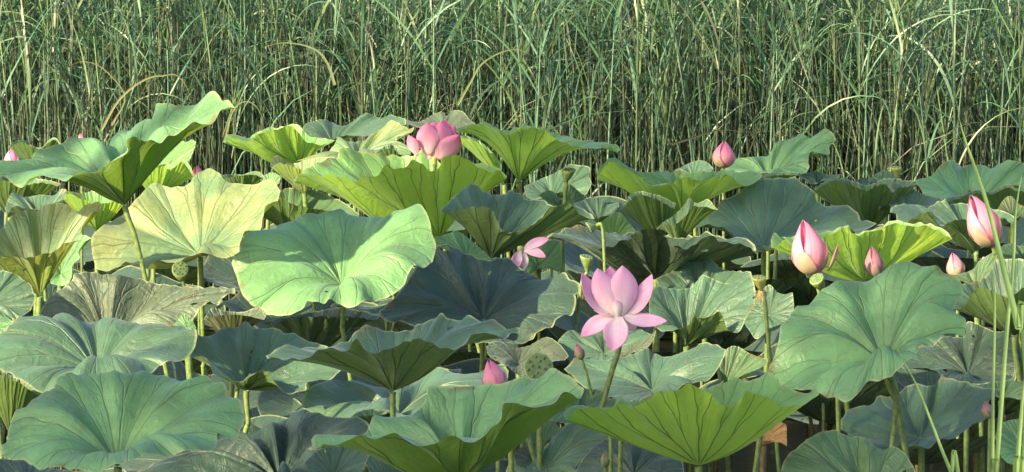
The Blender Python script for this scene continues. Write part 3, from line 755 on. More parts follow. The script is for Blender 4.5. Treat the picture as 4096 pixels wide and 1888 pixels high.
L('small ribbed dark teal leaf at the foot of a bent stalk, bottom centre', 'H790,1120', 'H675,1090 720,1040 790,1015 855,1010', 'H860,1060 850,1120 760,1172 690,1150', 9.4, 'old_shade', pleat=1.6)
L('large dark teal leaf in shade under the bright yellow-green cone leaf', 'I350,1210', 'H1035,1200 1100,1090 1200,1000 1300,955 I330,950 450,1050 620,1110 650,1190', 'I620,1320 300,1360 -50,1350', 9.05, 'old_shade', 0.8, 0.0)
L('shaded green leaf between the bottom centre leaf and the large dark blue leaf', 'H1050,850',
  'H890,790 980,700 1100,693 1200,703 1240,750 1290,765', 'H1250,830 1100,880 1000,900 870,870 810,832', 9.85, 'mid', 0.8, 0.1)
L('narrow green leaf edge at right, above the dark bud', 'J1350,760', 'J1190,675 1300,655 1400,643 1520,660', 'J1500,770 1400,745 1330,745 1250,692', 10.3, 'mid')
L('torn dead orange-tan leaf in the shadow right of the yellow-green cone leaf', 'I1120,1030', 'I1015,1005 1080,930 1130,888 1200,880 1255,905', 'I1258,1038 1230,1015 1200,1012 1150,1003 1080,1006', 9.6, 'dead', 0.3, 0.0, stem_mat=M_STEM_OLD)
# ------------------------------------------------------------------ added low leaves, coloured dark to deepen the gaps under the canopy
def low_leaf_mesh(seed, R=0.27):
    rng = np.random.default_rng(seed)
    n, nr = 64, 12
    th = np.pi - np.arange(n + 1) / n * 2 * np.pi
    t = np.linspace(0.02, 1, nr)
    w_ = sum(rng.normal() * np.cos(h * th + rng.uniform(0, 6.28)) / h ** 0.6 for h in range(2, 10))
    rr = R * (1 + 0.05 * w_)
    x = t[:, None] * rr * np.cos(th); y = t[:, None] * rr * np.sin(th)
    z = R * (0.35 * t[:, None] ** 1.5 * (1 + 0.3 * np.cos(2 * th + rng.uniform(0, 6))) + 0.06 * t[:, None] ** 3 * w_)
    v = np.stack([x, y, z], -1).reshape(-1, 3)
    uv = np.stack(np.broadcast_arrays((np.arange(n + 1) / n)[None], t[:, None]), -1).reshape(-1, 2)
    return v, grid_faces(nr, n + 1), uv

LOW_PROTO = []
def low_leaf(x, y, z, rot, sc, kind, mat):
    lab = 'added dark low leaf filling and darkening a gap between the taller stalks'
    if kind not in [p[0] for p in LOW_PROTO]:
        root = thing('gap_filler_leaf', (x, y, 0), lab, 'lotus leaf', 'added dark leaves filling the gaps under the canopy')
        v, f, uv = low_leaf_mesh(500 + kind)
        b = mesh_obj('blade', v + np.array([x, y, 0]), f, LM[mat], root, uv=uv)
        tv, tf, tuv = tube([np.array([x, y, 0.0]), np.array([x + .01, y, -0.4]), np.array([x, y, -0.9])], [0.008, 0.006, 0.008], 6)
        s_ = mesh_obj('stalk', tv, tf, M_STEM_OLD, root, uv=tuv)  # dark skin so the filler stalks don't brighten the gaps
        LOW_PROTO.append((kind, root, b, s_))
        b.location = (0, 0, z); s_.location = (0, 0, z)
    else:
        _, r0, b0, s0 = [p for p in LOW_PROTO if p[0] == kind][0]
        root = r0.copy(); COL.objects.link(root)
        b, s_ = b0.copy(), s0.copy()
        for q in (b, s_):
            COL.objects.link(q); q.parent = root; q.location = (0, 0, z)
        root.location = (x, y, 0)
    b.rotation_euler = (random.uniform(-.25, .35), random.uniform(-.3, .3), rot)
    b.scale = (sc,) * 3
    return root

kinds = ['old_shade'] * 5  # darkest leaf colour for all fillers, to keep the gaps near black
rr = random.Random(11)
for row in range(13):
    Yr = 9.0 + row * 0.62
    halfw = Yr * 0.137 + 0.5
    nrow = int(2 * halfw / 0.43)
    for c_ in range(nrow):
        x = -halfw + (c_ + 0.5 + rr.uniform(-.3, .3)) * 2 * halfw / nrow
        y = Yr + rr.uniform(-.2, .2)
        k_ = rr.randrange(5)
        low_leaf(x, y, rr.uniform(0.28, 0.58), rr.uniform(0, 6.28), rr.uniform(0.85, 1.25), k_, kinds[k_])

# ------------------------------------------------------------------ flowers
def petal(base, tip, width, bulge, inward, cup=0.35, nu=11, nv=18, mat='bloom', parent=None, peak=0.55, twist=0.0, seed=0, name='petal'):
    rng = np.random.default_rng(seed)
    base, tip, bulge, inward = (np.array(q, float) for q in (base, tip, bulge, inward))
    v = np.linspace(0, 1, nv)
    Lp = np.linalg.norm(tip - base)
    ctrl = (base + tip) / 2 + bulge
    c = (1 - v)[:, None] ** 2 * base + 2 * ((1 - v) * v)[:, None] * ctrl + (v ** 2)[:, None] * tip
    tan = np.gradient(c, axis=0); tan /= np.linalg.norm(tan, axis=1)[:, None]
    side = np.cross(tan, inward); side /= np.linalg.norm(side, axis=1)[:, None]
    nrm = np.cross(side, tan)
    a = peak / (1 - peak) * 0.72
    prof = (v + 1e-4) ** a * (1 - v + 1e-4) ** 0.9
    prof = prof / prof.max()
    prof = np.maximum(prof, np.where(v < 0.3, 0.34, 0))
    prof[-1] = 0.01
    u = np.linspace(-1, 1, nu)
    wob = 0.03 * np.sin(u[None] * 4 + v[:, None] * 5 + rng.uniform(0, 6)) * width
    W = 0.5 * width * prof
    ang = cup * 1.6
    X = np.sin(u * ang) / math.sin(min(ang, 1.5)) if ang < 1.5 else np.sin(u * ang)
    Z = (1 - np.cos(u * ang)) / max(math.sin(min(ang, 1.5)), .2)
    Q = c[:, None] + side[:, None] * (W[:, None] * X[None])[..., None] + nrm[:, None] * ((W[:, None] * Z[None]) + wob * prof[:, None])[..., None]
    uv = np.stack(np.broadcast_arrays((u * .5 + .5)[None], v[:, None]), -1).reshape(-1, 2)
    o = mesh_obj(name, Q.reshape(-1, 3), grid_faces(nv, nu), PM[mat], parent, uv=uv)
    sd = o.modifiers.new('thickness', 'SOLIDIFY'); sd.thickness = 0.0012; sd.offset = 0
    return o

def stalk_obj(parent, start, via, Yc, r=0.0055, mat=None, lean=0.0):
    sp = stalk_points(start, via, Yc, lean)
    tv, tf, tuv = tube(sp, [r * 1.1, r, r, r * 1.1], 8)
    return mesh_obj('stalk', tv, tf, mat or M_STEM, parent, uv=tuv), sp

def stalk_base(start, via, Yc, lean=0.0):
    sp = stalk_points(start, via, Yc, lean)
    return (float(sp[-1][0]), float(sp[-1][1]), 0.0)

def bloom(label, regbase, Y, petals, via='', group='pink lotus flowers in bloom'):
    start = np.array(V(regbase, Y)); v_ = P(via) if via else []
    st = random.getstate()
    root = thing('lotus_flower', stalk_base(start, v_, Y), label, 'flower', group)
    random.setstate(st)
    stalk_obj(root, start, v_, Y, 0.007)
    for i, (b, t, wpx, dz, bul, inw, cup, mat) in enumerate(petals):
        bp_ = P(b)[0]; tp = P(t)[0]
        B = at(bp_[0], bp_[1], Y + dz[0]); T = at(tp[0], tp[1], Y + dz[1])
        petal(B, T, wpx / 1.484 / FPX * Y, np.array(bul) * np.linalg.norm(T - B), inw, cup, mat=mat, parent=root, seed=i)
    # receptacle
    tv, tf, tuv = tube([start + np.array([0, 0, -0.004]), start + np.array([0, 0, 0.012]), start + np.array([0, 0, 0.02])], [0.008, 0.011, 0.009], 10)
    mesh_obj('receptacle', tv, tf, M_PODY, root, uv=tuv)
    return root

def bud(label, b, t, wpx, Y, mats=('bud', 'bud', 'outer'), via='', loose=(), group='pink lotus buds', r=0.0055, seed=0, name='lotus_bud', openness=1.0):
    rng = np.random.default_rng(900 + seed)
    B = np.array(V(b, Y)); T = np.array(V(t, Y - 0.0))
    ax = T - B; Lb = np.linalg.norm(ax); ax = ax / Lb
    wid = wpx / 1.484 / FPX * Y
    v_ = P(via) if via else []
    st = random.getstate()
    root = thing(name, stalk_base(B, v_, Y), label, 'flower bud', group)
    random.setstate(st)
    stalk_obj(root, B, v_, Y, r)
    e1 = np.cross(ax, [0, 1, 0]); e1 /= np.linalg.norm(e1); e2 = np.cross(e1, ax)
    nv, nu = 26, 15
    v = np.linspace(0, 1, nv)
    for i, (ph, layer, h, span, mat) in enumerate([
            (rng.uniform(0, 6), 0, 1.0, 1.25, mats[0]), (2.1, 0, 0.97, 1.25, mats[0]), (4.2, 0, 0.98, 1.25, mats[0]),
            (-0.75 + rng.uniform(-.3, .3), 1, 0.93, 1.0, mats[1]), (-2.5 + rng.uniform(-.3, .3), 1, 0.95, 1.0, mats[1]), (1.4, 1, 0.90, 1.0, mats[1]),
            (-1.2 + rng.uniform(-.5, .5), 2, 0.48, 0.8, mats[2]), (-3.0, 2, 0.55, 0.8, mats[2]), (0.4, 2, 0.5, 0.8, mats[2])]):
        s = v
        rad = (np.sin(np.pi * np.clip(s * h, 0, 1) ** 0.72)) ** 0.80
        rad = rad * 0.5 * wid * (1 - 0.035 * (2 - layer)) + 0.0006 * layer
        rad = np.maximum(rad, 0.0012)
        wp = (np.maximum(1 - v, 0) ** 0.5) * np.minimum(1, 0.55 + v * 2.0)
        u = np.linspace(-1, 1, nu)
        an = ph + u[None] * span * wp[:, None]
        edge = 0.02 * wid * (u[None] ** 2) * np.sin(v[:, None] * 9 + i)
        rr_ = rad[:, None] * (1 + 0.03 * layer) + edge
        Q = B + ax * (Lb * h * s)[:, None, None] + (np.cos(an) * rr_)[..., None] * e1 + (np.sin(an) * rr_)[..., None] * e2
        uv = np.stack(np.broadcast_arrays((u * .5 + .5)[None], v[:, None] * h), -1).reshape(-1, 2)
        o = mesh_obj('petal', Q.reshape(-1, 3), grid_faces(nv, nu), PM[mat], root, uv=uv)
    for (lb, lt, lw, bul, inw, mat) in loose:
        petal(V(lb, Y - .01), V(lt, Y - .015), lw / 1.484 / FPX * Y, np.array(bul) * Lb, inw, 0.45, mat=mat, parent=root, seed=seed)
    return root

C_ = (0, 0, 0)
IN_R, IN_L, BACK, UPV = (1, .3, .2), (-1, .3, .2), (0, 1, 0.1), (0, 0.2, 1)
bloom('open pink lotus with four upright petals and three spread lower ones', 'I265,262', 9.3, [
    ('I250,262', 'I205,-32', 154, (0.012, 0.03), (0, .15, 0), (0, -1, .1), 0.6, 'bloom'),
    ('I270,262', 'I245,-8', 128, (0.015, 0.035), (0, .15, 0), (0, -1, .1), 0.6, 'bloom'),
    ('I225,255', 'I42,5', 151, (0.0, 0.005), (-.22, 0, -.12), (.75, -.7, .2), 0.42, 'bloom'),
    ('I290,258', 'I456,12', 143, (0.0, 0.0), (.22, 0, -.14), (-.75, -.7, .2), 0.42, 'bloom'),
    ('I245,265', 'I133,-22', 164, (-0.01, -0.012), (-.10, -.12, 0), (.15, 1, 0), 0.7, 'bloom'),
    ('I275,265', 'I281,-38', 193, (-0.012, -0.015), (.06, -.14, 0), (-.1, 1, 0), 0.7, 'bloom'),
    ('I255,262', 'I243,165', 69, (-0.022, -0.03), (0, -.1, 0), (0, 1, 0), 0.6, 'pale'),
    ('I245,270', 'I110,226', 69, (-0.01, -0.02), (0, -.05, -.18), (.1, .1, 1), 0.35, 'pale'),
    ('I248,268', 'I33,385', 109, (-0.012, -0.03), (-.05, -.1, .13), (.2, -.8, .7), 0.30, 'bloom'),
    ('I290,268', 'I360,345', 91, (0.0, -0.005), (0, 0, 0), (0, -1, .6), 0.3, 'pale'),
    ('I285,262', 'I548,290', 109, (-0.012, -0.035), (0, -.05, -.13), (0, -.75, .8), 0.38, 'bloom'),
    ('I262,262', 'I214,470', 151, (-0.02, -0.05), (.05, -.14, .05), (0, -1, .35), 0.32, 'bloom'),
], 'I260,455 185,710')
bloom('rosy half-open lotus on top of the centre leaves with reeds behind', 'C205,520', 13.0, [
    ('C215,500', 'C272,266', 192, (0.02, 0.02), (0, .1, 0), (0, -1, 0), 0.5, 'pink'),
    ('C180,500', 'C205,280', 179, (0.01, 0.01), (-.1, 0, 0), (.3, 1, 0), 0.6, 'pink'),
    ('C250,500', 'C318,300', 153, (0.01, 0.01), (.12, 0, 0), (-.4, 1, 0), 0.6, 'pink'),
    ('C225,500', 'C245,275', 172, (-0.005, -0.01), (.05, -.1, 0), (0, 1, 0), 0.6, 'pink'),
    ('C180,470', 'C165,284', 160, (-0.01, -0.015), (-.12, -.1, 0), (.3, 1, 0), 0.6, 'pink'),
    ('C240,500', 'C352,352', 147, (-0.015, -0.02), (.10, -.1, -.1), (-.5, 1, .2), 0.55, 'pink'),
    ('C100,480', 'C52,358', 79, (-0.01, -0.02), (-.05, -.1, 0), (.5, 1, 0), 0.5, 'pink'),
])
bloom('half-hidden pink flower behind the stalk under the dark funnel leaf', 'C715,1052', 12.0, [
    ('C725,1045', 'C887,972', 62, (0, 0), (0, 0, .10), (0, -1, .6), 0.3, 'bloom'),
    ('C735,1045', 'C868,1085', 66, (-0.005, -0.02), (0, -.1, .16), (0, -.8, .8), 0.3, 'bloom'),
    ('C715,1042', 'C690,1152', 66, (-0.01, -0.02), (-.15, -.1, 0), (.2, -1, .1), 0.4, 'bloom'),
    ('C722,1042', 'C735,1158', 58, (-0.0, -0.01), (.12, -.1, 0), (0, -1, .1), 0.4, 'pale'),
    ('C712,1060', 'C668,1120', 50, (-0.0, -0.0), (-.1, -.1, 0), (.2, -1, .1), 0.4, 'pale'),
], 'C714,1165')
bud('plump pink bud standing against the reeds beside the raised ribbed leaf', 'D880,330', 'D887,165', 128, 14.3, seed=1,
    loose=[('D855,320', 'D828,235', 45, (-.15, -.05, 0), (1, .5, 0), 'outer')])
bud('largest pink bud with one loose petal on its right, before the blue-green leaf', 'E238,965', 'E172,632', 205, 11.2, seed=2, via='E262,1050',
    loose=[('E320,940', 'E378,782', 62, (.12, 0, 0), (-1, .4, 0), 'outer'), ('E215,960', 'E150,800', 105, (-.12, -.12, 0), (.3, 1, 0), 'outer')])
bud('uppermost right pink bud leaning left on a dark bent stalk', 'E1300,795', 'E1168,484', 188, 10.6, seed=3, via='E1315,840 1332,890', r=0.007,
    loose=[('E1330,780', 'E1342,672', 62, (.12, 0, 0), (-1, .4, 0), 'outer'), ('E1275,795', 'E1225,625', 125, (-.05, -.14, 0), (0, 1, 0), 'outer')])
bud('dusky purple bud in front of the yellow-green glowing leaf', 'E605,980', 'E578,790', 108, 11.3, ('dusky', 'dusky', 'dusky'), seed=4)
bud('small pink bud at right, rising from behind a green leaf flap', 'E1090,985', 'E1060,830', 102, 11.2, ('bud', 'outer', 'outer'), seed=5)
bud('pink bud tip showing behind the bottom centre leaf', 'H585,720', 'H527,516', 140, 8.95, seed=6)
bud('tiny brownish-pink bud on a thin stalk left of the open bloom stalk', 'H1080,520', 'H1043,420', 56, 9.9, ('dusky', 'dusky', 'greenish'), seed=7, via='H1095,570 1130,690', r=0.004)
bud('narrow grey-green bud in the shade at the bottom edge', 'H1218,1160', 'H1215,1062', 50, 8.5, ('greenish',) * 3, seed=8, r=0.004)
bud('dark purple-grey bud between the grass blades at lower right', 'J1285,868', 'J1245,762', 72, 9.4, ('greenish', 'dusky', 'greenish'), seed=9)
bud('pink bud tip peeping over the yellow-lit broad leaf', 'A1185,650', 'A1162,534', 78, 13.3, seed=10)
bud('pale pink bud cut by the left edge of the picture', 'A72,545', 'A62,435', 80, 14.2, ('bud', 'pink', 'pale'), seed=11)
bud('faint pink bud tip behind the tall sloping leaf', 'A487,430', 'A478,343', 48, 14.5, seed=12)
bud('pale pink petal tip above the pale leaf at the right edge', 'E1248,915', 'E1243,854', 50, 11.6, ('pale', 'pale', 'pale'), seed=13)
bud('pale yellow-green bud hiding under the left wing of the yellow-green cone leaf', 'I215,955', 'I175,855', 88, 8.75, ('greenish', 'outer', 'outer'), seed=14)

# ------------------------------------------------------------------ seed pods
def pod(label, top, tip, wpx, Y, face=(0, -.3, 1), mat=None, via='', seeds=11, stamens=False, group='lotus seed pods', seed=0, rstalk=0.0055, nod=None):
    """top: centre of the flat face, tip: where the stalk joins"""
    rng = np.random.default_rng(1300 + seed)
    mat = mat or M_POD
    F = np.array(V(top, Y - 0.01)); ax = np.array(face, float); ax /= np.linalg.norm(ax)
    wid = wpx / 1.484 / FPX * Y * 0.5
    Bx = np.array(V(tip, Y + 0.01))
    v_ = P(via) if via else []
    st = random.getstate()
    root = thing('lotus_seed_pod', stalk_base(Bx, v_, Y), label, 'seed pod', group)
    random.setstate(st)
    e1 = np.cross(ax, [0.2, 1, 0.1]); e1 /= np.linalg.norm(e1); e2 = np.cross(ax, e1)
    ns, prof = 28, [(0.0, 0.16), (0.12, 0.26), (0.35, 0.52), (0.6, 0.78), (0.82, 0.95), (0.94, 1.0), (1.0, 0.97), (1.01, 0.90)]
    a = np.linspace(0, 2 * np.pi, ns, endpoint=False)
    ring = np.cos(a)[:, None] * e1 + np.sin(a)[:, None] * e2
    axd = F - Bx
    rows = []
    for (h, r) in prof:
        rim_w = 1 + 0.025 * np.sin(a * 9 + seed) * (h > .8)
        c = Bx + axd * h
        rows.append(c + ring * (wid * r * rim_w)[:, None])
    for r in (0.6, 0.3, 0.02):
        rows.append(F + ax * 0.0006 + ring * wid * r)
    Q = np.array(rows)
    nb = len(prof)
    mesh_obj('cup', Q[:nb].reshape(-1, 3), grid_faces(nb, ns, True), mat, root)
    top_rows = Q[nb - 1:]
    mesh_obj('face', top_rows.reshape(-1, 3), grid_faces(len(top_rows), ns, True), M_POD_TOP if mat is M_POD else mat, root)
    # seeds in their sockets
    pts = [(0, 0)] + [(0.42, k * 6.283 / 4 + .3) for k in range(4)] + [(0.72, k * 6.283 / 8) for k in range(8)]
    sv = []
    for (rr_, an) in pts[:seeds + 2]:
        c = F + (math.cos(an) * e1 + math.sin(an) * e2) * wid * rr_ + ax * 0.0005
        tv, tf, _ = tube([c - ax * wid * .04, c + ax * wid * .05, c + ax * wid * .10], [wid * .12, wid * .10, wid * .03], 8)
        mesh_obj('seed', tv, tf, M_SEED, root)
    if stamens:
        for k in range(16):
            an = k / 16 * 6.283
            s0 = Bx + (math.cos(an) * e1 + math.sin(an) * e2) * wid * .25 + np.array([0, 0, .004])
            d = (math.cos(an) * e1 + math.sin(an) * e2) * wid * rng.uniform(.1, .55)
            tv, tf, _ = tube([s0, s0 + d + np.array([0, 0, -.008]), s0 + d * 1.1 + np.array([0, -.003, -rng.uniform(.015, .045)])], [.0012, .0016, .0012], 5)
            mesh_obj('stamen', tv, tf, M_STAMEN, root)
    if nod is not None:
        tube_pts = [Bx] + [np.array(V(q, Y)) for q in nod]
        stalk_obj(root, Bx, [P(q)[0] for q in nod] + list(v_), Y, rstalk)
    else:
        stalk_obj(root, Bx, v_, Y, rstalk)
    return root

pod('round seed pod facing forward beneath the yellow-lit broad leaf', 'A1068,1150', 'A1085,1230', 100, 11.8, (0, -1, .45), via='A1095,1260', seed=1)
pod('flat-topped green seed pod standing beside the large raised leaf', 'C1002,562', 'C985,640', 84, 13.0, (0, -.22, 1), via='C978,740', seed=2, rstalk=0.008)
pod('pale yellow young pod standing alone against the reeds at right', 'E720,325', 'E738,385', 72, 14.6, (0, -.15, 1), M_PODY, seed=3)
pod('large round green seed pod facing forward, right of the front pink bud', 'H822,565', 'H830,670', 178, 9.2, (0.05, -1, .35), seed=4, rstalk=0.008)
pod('seed pod trailing withered tan stamens on a tall straight stalk', 'I1090,32', 'I1107,118', 88, 9.8, (0, -.25, 1), M_PODY, via='I1125,170 1150,440', stamens=True, seed=5)
pod('tilted yellow-green pod just under the largest pink bud', 'E252,985', 'E290,1062', 92, 10.9, (-.5, -.6, .9), M_POD, seed=6, via='E292,1100')
pod('small yellow-green pod left of the open bloom, above the dark leaf', 'D70,855', 'D72,950', 84, 11.5, (0.2, -.2, 1), M_POD, seed=7, via='D40,1010 20,1180')
pod('nodding dark green pod at the bent top of a stalk, right of the funnel leaf', 'C1120,905', 'C1168,895', 74, 11.5, (-.9, -.1, -.6), M_POD, seed=8, nod=['C1190,885', 'C1205,930', 'C1215,1130'])
pod('dark netted pod in the shade under the yellow-green cone leaf', 'I268,925', 'I272,1000', 74, 8.8, (0, -.4, 1), M_POD, seed=9)

# ------------------------------------------------------------------ bare stalks that carry no visible leaf
def bare(label, pts, Y, r=0.006, mat=None):
    p = [np.array(at(x, y, Y)) for x, y in P(pts)]
    sp = stalk_points(p[0], P(pts)[1:], Y, 0)
    root_loc = (float(sp[-1][0]), float(sp[-1][1]), 0)
    tv, tf, tuv = tube(sp, [r, r, r], 8)
    tv = tv - np.array(root_loc)
    o = mesh_obj('lotus_stalk', tv, tf, mat or M_STEM, None, uv=tuv)
    o.location = root_loc
    o['label'], o['category'], o['group'] = label, 'stalk', 'bare lotus stalks'
    return o
bare('yellow lit stalk in the dark gap right of the broad blue-green leaf', 'F1105,500 1113,560 1120,640', 10.8, .006)
bare('short yellow-lit stalk stub just right of the first lit stalk', 'F1212,530 1205,570 1208,630', 10.9, .006)
bare('thin stalk curving down beside the bottom left bowl leaf', 'G230,650 222,700 215,750', 10.5, .006)
bare('pale stalk below the left end of the dark shaded round leaf', 'G1115,280 1108,310 1110,355', 11.9, .006)
bare('second pale stalk below the left end of the dark shaded round leaf', 'G1158,285 1152,320 1140,360', 11.9, .006)
bare('thick green stalk below the bottom centre leaf', 'H640,900 655,1040 662,1187', 8.6, .007)
bare('bent stalk rising behind the right wing of the bottom centre leaf', 'H725,840 740,920 765,1010 792,1090', 9.3, .007)
bare('left one of two pale stalks under the big light green right leaf', 'J378,720 380,800 384,945', 10.3, .007)
bare('right one of two pale stalks under the big light green right leaf', 'J425,720 435,820 452,975', 10.2, .007)
bare('yellowish stalk crossing behind the twin stalks at right', 'J660,600 690,690 735,800 765,980', 9.75, .008)
bare('stalk leaning in the dark right of the yellow-green cone leaf', 'I1118,850 1100,960 1070,1187', 9.0, .007)
bare('stout dark post-like stalk left of the two pale stalks', 'J330,650 325,800 300,950', 11.2, .022, M_STEM_OLD)
bare('dark thin stalk left of the stout dark stalk', 'J215,740 215,850 225,940', 11.0, .006, M_STEM_OLD)

# ------------------------------------------------------------------ grass blades in front at the right
def blade_mesh(pts, w0, w1, facing=(0, -1, 0), n=40, fold=0.25):
    c = catmull(np.array(pts), 12)
    s = np.linspace(0, 1, len(c))
    tan = np.gradient(c, axis=0); tan /= np.linalg.norm(tan, axis=1)[:, None]
    side = np.cross(tan, facing); side /= np.linalg.norm(side, axis=1)[:, None]
    nrm = np.cross(side, tan)
    wd = w0 * np.minimum(1, (s + .02) ** 0.6) * (1 - s) + w1 * s * 1.0
    wd = np.maximum(wd, .0006)
    u = np.array([-1, -.5, 0, .5, 1])
    Q = c[:, None] + side[:, None] * (wd[:, None] * u[None] * .5)[..., None] + nrm[:, None] * (wd[:, None] * fold * np.abs(u)[None])[..., None]
    uv = np.stack(np.broadcast_arrays((u * .5 + .5)[None], s[:, None]), -1).reshape(-1, 2)
    return Q.reshape(-1, 3), grid_faces(len(c), 5), uv
M_BLADE = simple_mat('grass_blade_green', (0.11, 0.21, 0.085), (0.20, 0.31, 0.13), 60, 0.45, 0.4, 0.001, 0.35, (0.4, 0.6, 0.12), (1, 1, .05))
def grass(label, pts, Y, w0, w1):
    pp = [np.array(at(x, y, Y)) for x, y in P(pts)]
    d = pp[-1] - pp[-2]; d = d / abs(d[2])
    last = pp[-1]
    pp.append(np.array([last[0] + d[0] * (last[2]) * .3, last[1], -0.05]))
    v, f, uv = blade_mesh(pp, w0, w1)
    loc = (float(pp[-1][0]), float(pp[-1][1]), 0.0)
    o = mesh_obj('grass_blade', v - np.array(loc), f, M_BLADE, None, uv=uv)
    o.location = loc
    o['label'], o['category'], o['group'] = label, 'grass blade', 'tall grass blades at the front right'
grass('long pale grass blade whose tip lies over the big light green right leaf', 'J703,392 760,510 850,680 930,880 990,1040 1050,1187 1110,1340', 7.2, .003, .009)
grass('broad grass blade leaning across the uppermost right bud', 'E1098,30 1130,150 1190,320 1260,530 1320,760 1370,960 J1400,130 1450,330 1500,560', 7.0, .007, .015)
grass('wide upright grass blade near the right edge', 'E1472,370 1450,480 1432,620 1425,800 1412,1000 J1395,200 1375,430 1350,760 1318,1187 1310,1400', 7.1, .007, .010)
grass('slender upright grass blade left of the wide one near the right edge', 'E1312,880 1308,1000 J1310,150 1308,400 1300,700 1298,1000 1296,1187 1294,1400', 7.3, .005, .009)
grass('grass blade bundle edge in the bottom right corner', 'J1500,560 1480,700 1462,900 1440,1187 1430,1400', 7.0, .006, .014)
grass('outermost grass blade cut by the right picture edge', 'J1530,600 1500,850 1476,1187 1460,1400', 7.05, .006, .014)

# ------------------------------------------------------------------ reeds
def reed_mat(name, tw=0.18):
    m, nt, out = new_mat(name)
    n = N(nt)
    at_ = n.node('ShaderNodeAttribute'); at_.attribute_name = 'tint'
    tc = n.node('ShaderNodeTexCoord')
    oi = n.node('ShaderNodeObjectInfo')
    no = n.noise(tc.outputs['Object'], 40.0, 2)
    c = n.mix(n.math('MULTIPLY', no, 0.5), at_.outputs['Color'], (0.05, 0.06, 0.03))
    b = n.node('ShaderNodeBsdfPrincipled')
    nt.links.new(c, b.inputs['Base Color'])
    b.inputs['Roughness'].default_value = 0.42
    b.inputs['Specular IOR Level'].default_value = 0.6
    tl = n.node('ShaderNodeBsdfTranslucent'); nt.links.new(n.mix(1.0, at_.outputs['Color'], (1.0, 1.2, 0.7), 'MULTIPLY'), tl.inputs[0])
    mx = n.node('ShaderNodeMixShader'); mx.inputs[0].default_value = tw
    nt.links.new(b.outputs[0], mx.inputs[1]); nt.links.new(tl.outputs[0], mx.inputs[2])
    nt.links.new(mx.outputs[0], out.inputs[0])
    return m
M_REED = reed_mat('reed_green_and_straw')

def ribbons(base, az, a0, bend, length, width, K=7, tw=None, rng=RNG):
    """vectorised blades; base (N,3)"""
    Nn = len(base)
    s = np.linspace(0, 1, K)[None]
    a = a0[:, None] + bend[:, None] * s ** 1.6
    ds = length[:, None] / (K - 1)
    hx = np.cumsum(np.sin(a) * ds, 1) - np.sin(a[:, :1]) * ds
    hz = np.cumsum(np.cos(a) * ds, 1) - np.cos(a[:, :1]) * ds
    dx, dy = np.cos(az)[:, None], np.sin(az)[:, None]
    c = np.stack([base[:, :1] + hx * dx, base[:, 1:2] + hx * dy, base[:, 2:] + hz], -1)
    if tw is None: tw = rng.uniform(-1.2, 1.2, Nn)
    ta = tw[:, None] + s * rng.uniform(-1.5, 1.5, Nn)[:, None]
    sd = np.stack([-dy * np.ones_like(a), dx * np.ones_like(a), 0 * a], -1)
    nr = np.stack([dx * -np.cos(a), dy * -np.cos(a), np.sin(a)], -1)
    side = sd * np.cos(ta)[..., None] + nr * np.sin(ta)[..., None]
    wd = width[:, None] * np.minimum(1, 0.45 + s * 3) * np.maximum(1 - s, 0.0) ** 0.55 * .5 + 0.0003
    v = np.stack([c - side * wd[..., None], c + side * wd[..., None]], 2)       # N,K,2,3
    i = (np.arange(Nn) * K * 2)[:, None] + (np.arange(K - 1) * 2)[None]
    f = np.stack([i, i + 1, i + 3, i + 2], -1).reshape(-1, 4)
    return v.reshape(-1, 3), f, K * 2

def stems(base, az, a0, height, rad, K=4, ns=3):
    Nn = len(base)
    s = np.linspace(0, 1, K)[None]
    a = a0[:, None] * (0.6 + 0.8 * s)
    hx = height[:, None] * s * np.sin(a); hz = height[:, None] * s * np.cos(a)
    c = np.stack([base[:, :1] + hx * np.cos(az)[:, None], base[:, 1:2] + hx * np.sin(az)[:, None], base[:, 2:] + hz], -1)
    ang = np.arange(ns) * 2 * np.pi / ns
    rr_ = rad[:, None] * (1 - .55 * s)
    off = np.stack([np.cos(ang), np.sin(ang), 0 * ang], -1)
    v = c[:, :, None] + rr_[..., None, None] * off
    i = (np.arange(Nn) * K * ns)[:, None, None] + (np.arange(K - 1) * ns)[None, :, None]
    j = np.arange(ns)[None, None]; j2 = (j + 1) % ns
    f = np.stack([i + j, i + j2, i + ns + j2, i + ns + j], -1).reshape(-1, 4)
    return v.reshape(-1, 3), f, K * ns, c

GREENS = np.array([[0.075, 0.160, 0.070], [0.095, 0.190, 0.105], [0.110, 0.190, 0.080], [0.060, 0.125, 0.070], [0.150, 0.235, 0.140], [0.16, 0.21, 0.08]]) * 1.12 * np.array([.76, .95, 1.12])
STRAW = np.array([[0.15, 0.165, 0.10], [0.095, 0.10, 0.065], [0.06, 0.062, 0.045], [0.21, 0.225, 0.14]]) * 0.9 * np.array([.84, 1.0, 1.05])
def pick(pal, n_, rng, var=0.25):
    return pal[rng.integers(0, len(pal), n_)] * rng.uniform(1 - var, 1 + var, (n_, 1))
def rgba(c, k):
    return np.c_[np.repeat(c, k, 0), np.ones(len(c) * k)]

